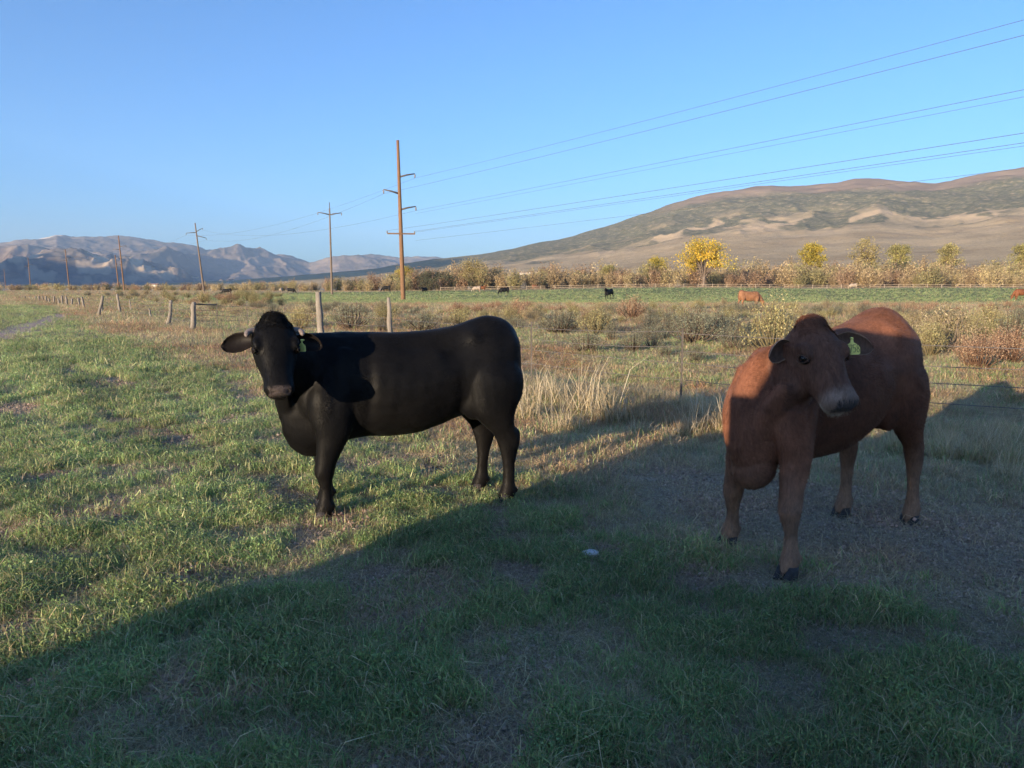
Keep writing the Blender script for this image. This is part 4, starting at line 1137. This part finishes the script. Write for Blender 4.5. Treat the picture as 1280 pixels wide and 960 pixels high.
KN = dict(S=('sagebrush', SAGE), R=('rabbitbrush', RABB), W=('dead_weed_clump', WEED), P=('straw_bush', PALE))
spots = []
for px, py, s, kd, lb in KEY:
    p = on_ground(px, py); place(KN[kd][0], KN[kd][1], p[0], p[1], s, lb, 'shrub', None); spots.append((p[0], p[1], s * .8))
cnt = dict(S=0, R=0, W=0, P=0); tries = 0
while sum(cnt.values()) < 430 and tries < 6000:
    tries += 1
    yy = 15 * (150 / 15) ** (RNG.random() ** .9) ; aa = math.radians(RNG.uniform(-39, 38)); x = yy * math.tan(aa); y = yy
    d = float(fence_dist(np.array([x]), np.array([y]))[0])
    if d > -4.5 or (y > 60 and x > -.29 * y): continue
    if d > -9 and RNG.random() < .8: continue
    n_ = float(fbm(np.array([x / 9]), np.array([y / 9]), 2, 77)[0])
    if any((x - a) ** 2 + (y - b) ** 2 < (c * .75) ** 2 for a, b, c in spots): continue
    w = float(fbm(np.array([x / 14]), np.array([y / 14]), 2, 88)[0])
    kd = 'W' if w > .53 else ('S' if n_ > .55 else ('R' if RNG.random() < .55 else 'P'))
    if x < -8 and kd == 'W' and RNG.random() < .6: kd = 'R'
    s = RNG.uniform(.5, 1.0) * (1.6 if y > 60 else 1.0); spots.append((x, y, s)); cnt[kd] += 1
    side = 'near the left edge' if x / y < -.52 else 'beyond the leaning white posts' if x / y < -.4 else 'left of the thick grey post' if x / y < -.25 else ('behind the black cow' if x / y < -.1 else 'behind the black cow rump' if x / y < .03 else ('right of the black cow' if x / y < .16 else 'left of the calf' if x / y < .3 else 'behind the calf head' if x / y < .45 else 'right of the calf'))
    band = 'just beyond the wires' if y < 26 else ('halfway to the pasture' if y < 42 else 'at the pasture edge'); sz_ = 'low' if s < .75 else 'tall'
    lab = sz_ + ' ' + dict(S='grey green sagebrush %s', R='olive yellow rabbitbrush %s', W='rusty dead weed clump %s', P='pale straw bush %s')[kd] % side + ', ' + band
    place(KN[kd][0], KN[kd][1], x, y, s, lab, 'shrub', '%s %s %s, %s' % (sz_, KN[kd][0].replace('_', ' '), side, band))

# --- willow thicket along the river
def thicket_mesh(seed, cols, n=1500):
    rng = np.random.default_rng(seed); mb = MB(); nb = 30; tips = []
    for b in range(nb):
        a = rng.uniform(0, 6.283); rr = rng.uniform(0, .55); hh = (1 - .5 * rr) * rng.uniform(.6, 1.05)
        p2 = np.array([rr * math.cos(a), rr * math.sin(a), hh]); p0 = np.array([rr * .3 * math.cos(a), rr * .3 * math.sin(a), -.05]); p1 = (p0 + p2) / 2
        mb.tube([p0, p1, p2], [.012, .009, .003], 3, False); mb.c.append(np.tile(np.array((.24, .18, .13)), (mb.n - sum(len(c) for c in mb.c), 1))); tips.append((p0, p2))
    bi = rng.integers(0, nb, n); f = rng.uniform(.2, 1.05, n)[:, None]
    P0_ = np.array([t[0] for t in tips])[bi]; P2_ = np.array([t[1] for t in tips])[bi]
    cen = P0_ + (P2_ - P0_) * f + rng.normal(0, .05, (n, 3)); cen[:, 2] = np.abs(cen[:, 2])
    cl_ = rng.uniform(.65, 1.3, nb)[bi][:, None]
    V, Qd, C = leaves(rng, cen, .085, np.array(cols)[rng.integers(0, len(cols), n)] * cl_ * rng.uniform(.8, 1.2, n)[:, None], .9, .3); mb.add(V, Qd); mb.c.append(C)
    return mb.mesh('willow_bush', M_LEAF, False)
WIL = [(thicket_mesh(100, [(.50, .38, .22), (.42, .32, .18)]), 'tan'), (thicket_mesh(101, [(.40, .35, .17), (.32, .29, .14)]), 'olive'), (thicket_mesh(102, [(.36, .24, .155), (.42, .29, .19)]), 'reddish brown'),
       (thicket_mesh(103, [(.54, .43, .24), (.46, .38, .20)]), 'straw'), (thicket_mesh(104, [(.10, .11, .07), (.13, .13, .08)]), 'dark green')]
wc = 0
for row, (ya, hmin, hmax, cntw) in enumerate(((210, 3.6, 6.0, 80), (230, 5.0, 8.0, 80), (255, 6.0, 9.5, 75))):
    for i in range(cntw):
        f = (i + RNG.random()) / cntw; px = -60 + 1420 * f
        Yd = ya * RNG.uniform(.96, 1.05) * (1 + .45 * sstep(560, 100, px)); x = (px - 640) / FPX * Yd
        if row == 0 and 845 < px < 908: continue
        near_dark = 520 < px < 575 and row < 2
        j = 4 if near_dark and RNG.random() < .8 else int(RNG.choice(5, p=[.33, .24, .24, .16, .03]))
        hgt = RNG.uniform(hmin, hmax) * (.45 + .55 * float(sstep(300, 600, px)))
        o = link('willow_bush', WIL[j][0], None, (x, Yd, gh(x, Yd) - .1), float(RNG.uniform(0, 6.28))); o.scale = (hgt * RNG.uniform(.9, 1.5) * (1.0 if px > 330 else 1.8), hgt * RNG.uniform(.9, 1.3), hgt)
        part = next(t for lim, t in ((250, 'left of the leaning pole'), (420, 'between the leaning and V topped poles'), (510, 'left of the tallest pole'), (600, 'around the tan willow tree'), (700, 'above the black cow rump'), (800, 'left of the smaller yellow tree'), (905, 'around the golden cottonwood'), (1000, 'right of the golden cottonwood'), (1100, 'above the calf'), (1200, 'right of the olive tree'), (9999, 'at the right edge')) if px < lim) + ', ' + ('front', 'middle', 'back')[row] + ' row'
        tag(o, '%s willow bush %s of the thicket' % (WIL[j][1], part), 'willow', '%s willow bushes %s' % (WIL[j][1], part))

# --- cottonwoods
def tree(px, ytop, Yd, wpx, cols, label, seed, dens=1.0, bare=0.0):
    rng = np.random.default_rng(seed); x = (px - 640) / FPX * Yd; z0 = gh(x, Yd); Hh = at_depth(px, ytop, Yd)[2] - z0; Rr = wpx / FPX * Yd / 2
    root = empty('cottonwood_tree', (x, Yd, z0)); tag(root, label, 'tree')
    tm = MB(); t = np.linspace(0, 1, 6); trunk = np.stack([.25 * np.sin(t * 3), .1 * t, -.3 + Hh * .5 * t], 1)
    tm.tube(trunk, np.linspace(.035, .018, 6) * Hh, 9, True, .15)
    cents = []
    for b in range(40):
        f = rng.uniform(.35, 1.0); p0 = trunk[int(f * 5)]
        a = rng.uniform(0, 6.283); el_ = rng.uniform(.1, 1.35); rr = Rr * math.cos(el_) * rng.uniform(.55, .95)
        p2 = np.array([rr * math.cos(a), rr * math.sin(a), Hh * .58 + (Hh * .40) * math.sin(el_) * rng.uniform(.7, 1.0) - (Hh * .22) * max(0, 1 - el_ / .6)])
        tm.tube([p0, (p0 + p2) / 2 + rng.normal(0, .2, 3), p2], np.array([.011, .007, .002]) * Hh, 5, False); cents.append((p2, rng.uniform(.20, .36) * Rr * 1.25))
        cents.append(((p0 + 2 * p2) / 3, rng.uniform(.14, .24) * Rr))
    tm.build('trunk', M_POLE2, root)
    C_, K_ = [], []
    for c, r in cents:
        n = int(85 * dens); v = rng.normal(size=(n, 3)); v /= np.linalg.norm(v, axis=1)[:, None]
        C_.append(c + v * (r * rng.random(n) ** .45)[:, None] * [1, 1, .8]); K_.append(np.array(cols)[rng.integers(0, len(cols), n)] * rng.uniform(.7, 1.25) * rng.uniform(.8, 1.2, n)[:, None])
    V, Qd, C = leaves(rng, np.concatenate(C_), .030 * Hh, np.concatenate(K_), 0, .75)
    cm = MB(); cm.add(V, Qd); cm.c.append(C); cm.build('crown', M_LEAF, root, False)
YEL = [(.74, .50, .07), (.80, .57, .10), (.62, .46, .09)]; OLV = [(.36, .33, .14), (.42, .37, .15), (.30, .28, .12)]; YOL = [(.50, .38, .07), (.42, .36, .08)]; STR = [(.44, .36, .17), (.38, .32, .14)]
tree(877, 301, 205, 68, YEL + [(.40, .38, .08)], 'big golden yellow cottonwood with pale trunk beside the pasture', 1, 1.25)
tree(820, 322, 232, 38, YOL, 'smaller yellow tree left of the big golden cottonwood', 2)
tree(760, 331, 240, 22, OLV, 'small olive green tree above the far black cow', 3)
tree(1010, 305, 262, 38, YOL, 'yellow tree above the calf head', 4)
tree(1076, 298, 275, 40, STR, 'pale straw coloured thin tree right of the yellow one', 5, .45)
tree(1118, 306, 268, 38, OLV, 'olive green tree right of the pale thin tree', 6)
tree(1178, 304, 275, 34, OLV + STR, 'loose olive tree over the reddish willows on the right', 7, .7)
tree(1274, 303, 265, 40, OLV, 'olive tree cut by the right edge of the frame', 8)
tree(592, 326, 215, 50, STR + [(.34, .27, .13)], 'pale tan willow tree standing right of the tallest pole', 9, .8)
tree(506, 333, 245, 30, YOL, 'yellow tree directly behind the tallest pole', 10, .8)
tree(548, 340, 250, 30, [(.10, .12, .07), (.13, .14, .08)], 'dark green tree between the tallest pole and the tan willow', 12)

# ------------------------------------------------------------------ rail fence across the pasture
M_RAIL = plain('bleached_rail', (0.42, 0.34, 0.26), 0.8, 0.2, 2)
RY = 196.0
rf = empty('rail_fence', (20, RY, gh(20, RY))); tag(rf, 'long low bleached rail fence along the far side of the pasture', 'fence')
o0 = np.array([20, RY, gh(20, RY)]); xs = np.arange(-18, 175, 3.6)
pm = MB(); pm.tube([(0, 0, -.2), (0, 0, .5), (0, 0, 1.0)], [.07, .065, .06], 7); pme = pm.mesh('post', M_RAIL)
for i, x in enumerate(xs): link('post', pme, rf, tuple(np.array([x, RY, gh(x, RY)]) - o0))
for hz in (.42, .85):
    for i in range(0, len(xs) - 1, 6):
        sg = xs[i:i + 7]; mb = MB(); mb.tube(np.array([(x, RY - .1, gh(x, RY) + hz) for x in sg]) - o0, .045, 6); mb.build('rail', M_RAIL, rf)

# ------------------------------------------------------------------ cattle far away
def far_coat(name, c):
    k = NT(name); f = k.noise(6, 4, .6, k.objco()); k.col(k.ramp(f, [(.3, tuple(v * .7 for v in c)), (.7, tuple(min(1, v * 1.35) for v in c))])).rough(.7); return k.m
stand_spec = dict(lf=(.02, 0), rf=(-.06, 0), lh=(-.03, 0), rh=(.06, 0), head=dict(poll=(1.62, .06, 1.33), axis=(.75, .25, -.6)), neck=[(1.02, 0, .93, .27, .2), (1.2, 0, 1.0, .24, .16), (1.4, .02, 1.13, .18, .12)], neck_end=(.12, .10))
graze_spec = dict(lf=(.10, 0), rf=(-.10, 0), lh=(-.06, 0), rh=(.10, 0), head=dict(poll=(1.78, .05, .58), axis=(.35, .02, -.93), up=(1, 0, .3)), neck=[(1.02, 0, .93, .27, .2), (1.25, 0, .9, .23, .16), (1.5, .02, .75, .18, .12)], neck_end=(.12, .10))
def far_mesh(spec, name):
    c = cow_mesh(spec, .035, 3, False); V, Q = [c['co']], [c['quads']]; off = len(c['co'])
    for s in (1, -1):
        v, q_, *_ = ear_geo(c['W'](.05, -.07, .1 * s), c['sd'] * s, c['n'] + c['ax'], .18, .05); V.append(v); Q.append(q_ + off); off += len(v)
    return make_mesh(name, np.concatenate(V), np.concatenate(Q), None, True)
ST_ME = far_mesh(stand_spec, 'standing_cow'); GR_ME = far_mesh(graze_spec, 'grazing_cow')
FC = dict(black=far_coat('far_black_coat', (.008, .008, .009)), brown=far_coat('far_brown_coat', (.17, .065, .03)), tan=far_coat('far_tan_coat', (.24, .115, .06)), pale=far_coat('far_pale_coat', (.30, .24, .19)))
herd = [(760, 375, 97, 232, 'S', 'black', 1.0, 'black cow standing alone on the green pasture below the olive tree'), (630, 371.5, 130, 200, 'G', 'black', 1.0, 'black cow grazing just above the black cow rump'), (683, 367, 195, 80, 'S', 'black', 1.0, 'tiny black cow right of the grazing black one'),
        (669, 366.5, 205, 20, 'G', 'brown', 1.0, 'tiny brown cow left of the tiny black one'), (596, 368, 175, 170, 'G', 'pale', 1.05, 'pale cow by the foot of the tan willow'), (603, 367, 185, 10, 'S', 'brown', 1.0, 'brown cow beside the pale cow by the tan willow'),
        (936, 391, 58, 10, 'G', 'tan', 1.05, 'tan cow half hidden in the brush left of the calf head'), (1272, 371, 88, 185, 'G', 'brown', 1.1, 'red brown cow grazing at the right edge of the pasture'), (1063, 358.5, 192, 170, 'G', 'pale', 1.05, 'pale cow at the far rail fence'),
        (286, 367, 150, 190, 'G', 'black', 1.0, 'black cow grazing far off right of the leaning pole'), (366, 368, 175, 0, 'G', 'black', 1.0, 'black cow grazing left of the thin V topped pole'), (354, 368, 180, 90, 'S', 'pale', 1.0, 'pale cow left of the thin V topped pole'), (484, 367, 190, 180, 'G', 'black', 1.2, 'black cow left of the foot of the tallest pole'), (531, 369, 160, 240, 'S', 'black', 1.0, 'black cow right of the foot of the tallest pole')]
for px, py, Yd, rz, pose, cl_, s, lb in herd:
    x = (px - 640) / FPX * Yd; r = math.radians(rz)
    o = link('%s_cow' % cl_, ST_ME if pose == 'S' else GR_ME, None, None, r); o.scale = (s, s, s)
    cx_ = .75 * s; o.location = (x - cx_ * math.cos(r), Yd - cx_ * math.sin(r), gh(x, Yd) - .02)
    if not o.data.materials: o.data.materials.append(FC['black'])
    o.material_slots[0].link = 'OBJECT'; o.material_slots[0].material = FC[cl_]; tag(o, lb, 'cow', 'cattle far out on the pasture')

# ------------------------------------------------------------------ farmhouses on the bench
M_WALL = plain('pale_wall', (.62, .56, .48), .8, .1, 1); M_ROOF = plain('roof_metal', (.30, .20, .16), .6, .2, 1); M_WINDOW = plain('window_glass', (.05, .06, .08), .1, .1)
def hill_at(px, row):
    A = float(px_az(px)); best = None
    for r in np.linspace(900, 3600, 300):
        x, y = r * math.sin(A), r * math.cos(A); h = float(hill_h(np.array([x]), np.array([y]), np.array([r]), np.array([A]))[0])
        if (h - CAMH) / r * (1 / math.cos(A)) >= (360 - row) / FPX: return x, y, h
    return x, y, h
for px, row, L_, W_, H_, lb in ((641, 345, 26, 12, 6, 'long white farm shed on the brown bench, leftmost of the group'), (652, 344, 14, 10, 6, 'small white farmhouse right of the long shed'), (658, 343.5, 12, 9, 5, 'middle house of the farm group on the brown bench'), (664, 343, 16, 10, 6, 'second house from the right in the farm group'), (672, 342.5, 18, 11, 6, 'rightmost house of the farm group on the brown bench'),
                            (192, 358.5, 30, 14, 6, 'white farm building below the cream cliffs'), (287, 354, 14, 10, 5, 'lone white house right of the leaning pole'), (289, 348, 14, 10, 5, 'white house higher on the bench right of the leaning pole')):
    x, y, z = hill_at(px, row); k_ = math.hypot(x, y) / 2600; L_, W_, H_ = L_ * k_, W_ * k_, H_ * k_; root = empty('farmhouse', (x, y, z), RNG.uniform(-.3, .3)); tag(root, lb, 'house')
    mb = MB(); mb.box((0, 0, H_ / 2 - .5), (L_, W_, H_ + 1)); mb.build('wall', M_WALL, root, False)
    mb = MB(); e = .6; mb.add([(-L_/2-e, -W_/2-e, H_+.01), (L_/2+e, -W_/2-e, H_+.01), (L_/2+e, W_/2+e, H_+.01), (-L_/2-e, W_/2+e, H_+.01), (-L_/2-e, 0, H_ + W_ * .28), (L_/2+e, 0, H_ + W_ * .28)], [(0, 1, 5, 4), (2, 3, 4, 5), (3, 2, 1, 0)], [(0, 4, 3), (1, 2, 5)]); mb.build('roof', M_ROOF, root, False)
    for wx in (-.3, 0, .3):
        mb = MB(); mb.box((wx * L_, -W_ / 2 - .02, H_ * .55), (1.6 * k_, .12, 1.5 * k_)); mb.build('window', M_WINDOW, root, False)

# ------------------------------------------------------------------ the pickup the photographer stands beside: it throws the shade over the foreground
TP, TS = -.70, -1.40
truck = empty('pickup_truck', (.8 * TP + .6 * TS, -.6 * TP + .8 * TS, 0), math.atan2(.6, -.8)); tag(truck, 'grey pickup truck parked beside the photographer, out of view to the left', 'truck')
M_PAINT = plain('truck_paint', (.30, .31, .33), .3, .05); M_RUB = plain('tyre_rubber', (.02, .02, .02), .9, .2); M_GLS = NT('tinted_glass').col((.03, .035, .04)).rough(.05).m; M_LAMP = plain('lamp_glass', (.7, .7, .68), .15, .05)
def slab(prof, w, name, mat, parent, inset=.05):
    """side profile (x, z) drawn across the width, with rounded shoulders"""
    prof = np.array(prof, float); c = prof.mean(0); rings = []
    for yy, f in ((-w/2, .965), (-w/2 + inset, 1.0), (w/2 - inset, 1.0), (w/2, .965)):
        q2 = c + (prof - c) * f; rings.append(np.stack([q2[:, 0], np.full(len(q2), yy), q2[:, 1]], 1))
    mb = MB(); loft(rings, mb); return mb.build(name, mat, parent, False)
slab([(2.43, .55), (2.45, .95), (2.40, 1.2), (2.1, 1.27), (1.0, 1.33), (-2.75, 1.33), (-2.8, .6), (-1.45, .55), (1.5, .5)], 1.92, 'body', M_PAINT, truck)
cab = slab([(.78, 1.32), (.58, 2.0), (.48, 2.06), (-1.15, 2.07), (-1.28, 2.02), (-1.42, 1.32)], 1.72, 'cab', M_PAINT, truck, .12)
for s in (-1, 1):
    slabm = MB(); slabm.add([(.60, s * .87, 1.40), (.40, s * .865, 2.0), (-.30, s * .865, 2.02), (-.30, s * .87, 1.40)], [(0, 1, 2, 3)] if s > 0 else [(3, 2, 1, 0)]); slabm.build('window', M_GLS, cab, False)
    slabm = MB(); slabm.add([(-.38, s * .87, 1.40), (-.38, s * .865, 2.02), (-1.1, s * .865, 2.0), (-1.25, s * .87, 1.40)], [(0, 1, 2, 3)] if s > 0 else [(3, 2, 1, 0)]); slabm.build('window', M_GLS, cab, False)
    mb = MB(); mb.box((.75, s * 1.08, 1.42), (.12, .24, .26)); mb.build('wing_mirror', M_STEEL, truck, False)
    mb = MB(); mb.box((2.44, s * .72, 1.0), (.06, .34, .2)); mb.build('headlight', M_LAMP, truck, False)
    for wx in (1.62, -1.75):
        mb = MB(); mb.tube([(wx, s * .72, .40), (wx, s * .74, .40), (wx, s * .96, .40), (wx, s * .98, .40)], [.36, .40, .40, .36], 28); wh = mb.build('wheel', M_RUB, truck)
        mb = MB(); mb.tube([(wx, s * .95, .40), (wx, s * .99, .40)], [.22, .2], 20); mb.build('rim', M_STEEL, wh)
mb = MB(); mb.box((2.50, 0, .62), (.14, 1.86, .24)); mb.build('bumper', M_STEEL, truck, False)

# a pale stone lying in the grass between the two cows
p = on_ground(738, 697); mb = MB(); rings = []
for i in range(1, 8):
    th = math.pi * i / 8; a = np.arange(12) / 12 * 6.2832
    rings.append(np.stack([np.cos(a) * math.sin(th) * .05, np.sin(a) * math.sin(th) * .035, np.full(12, math.cos(th) * .02)], 1) * (1 + .25 * (RNG.random((12, 1)) - .5)))
loft(rings, mb); st = mb.build('stone', plain('pale_stone', (.55, .55, .57), .8, .2, 30, .4), None, True, (p[0], p[1], gh(p[0], p[1]) + .03)); tag(st, 'small pale stone in the shaded grass between the two cows', 'stone')
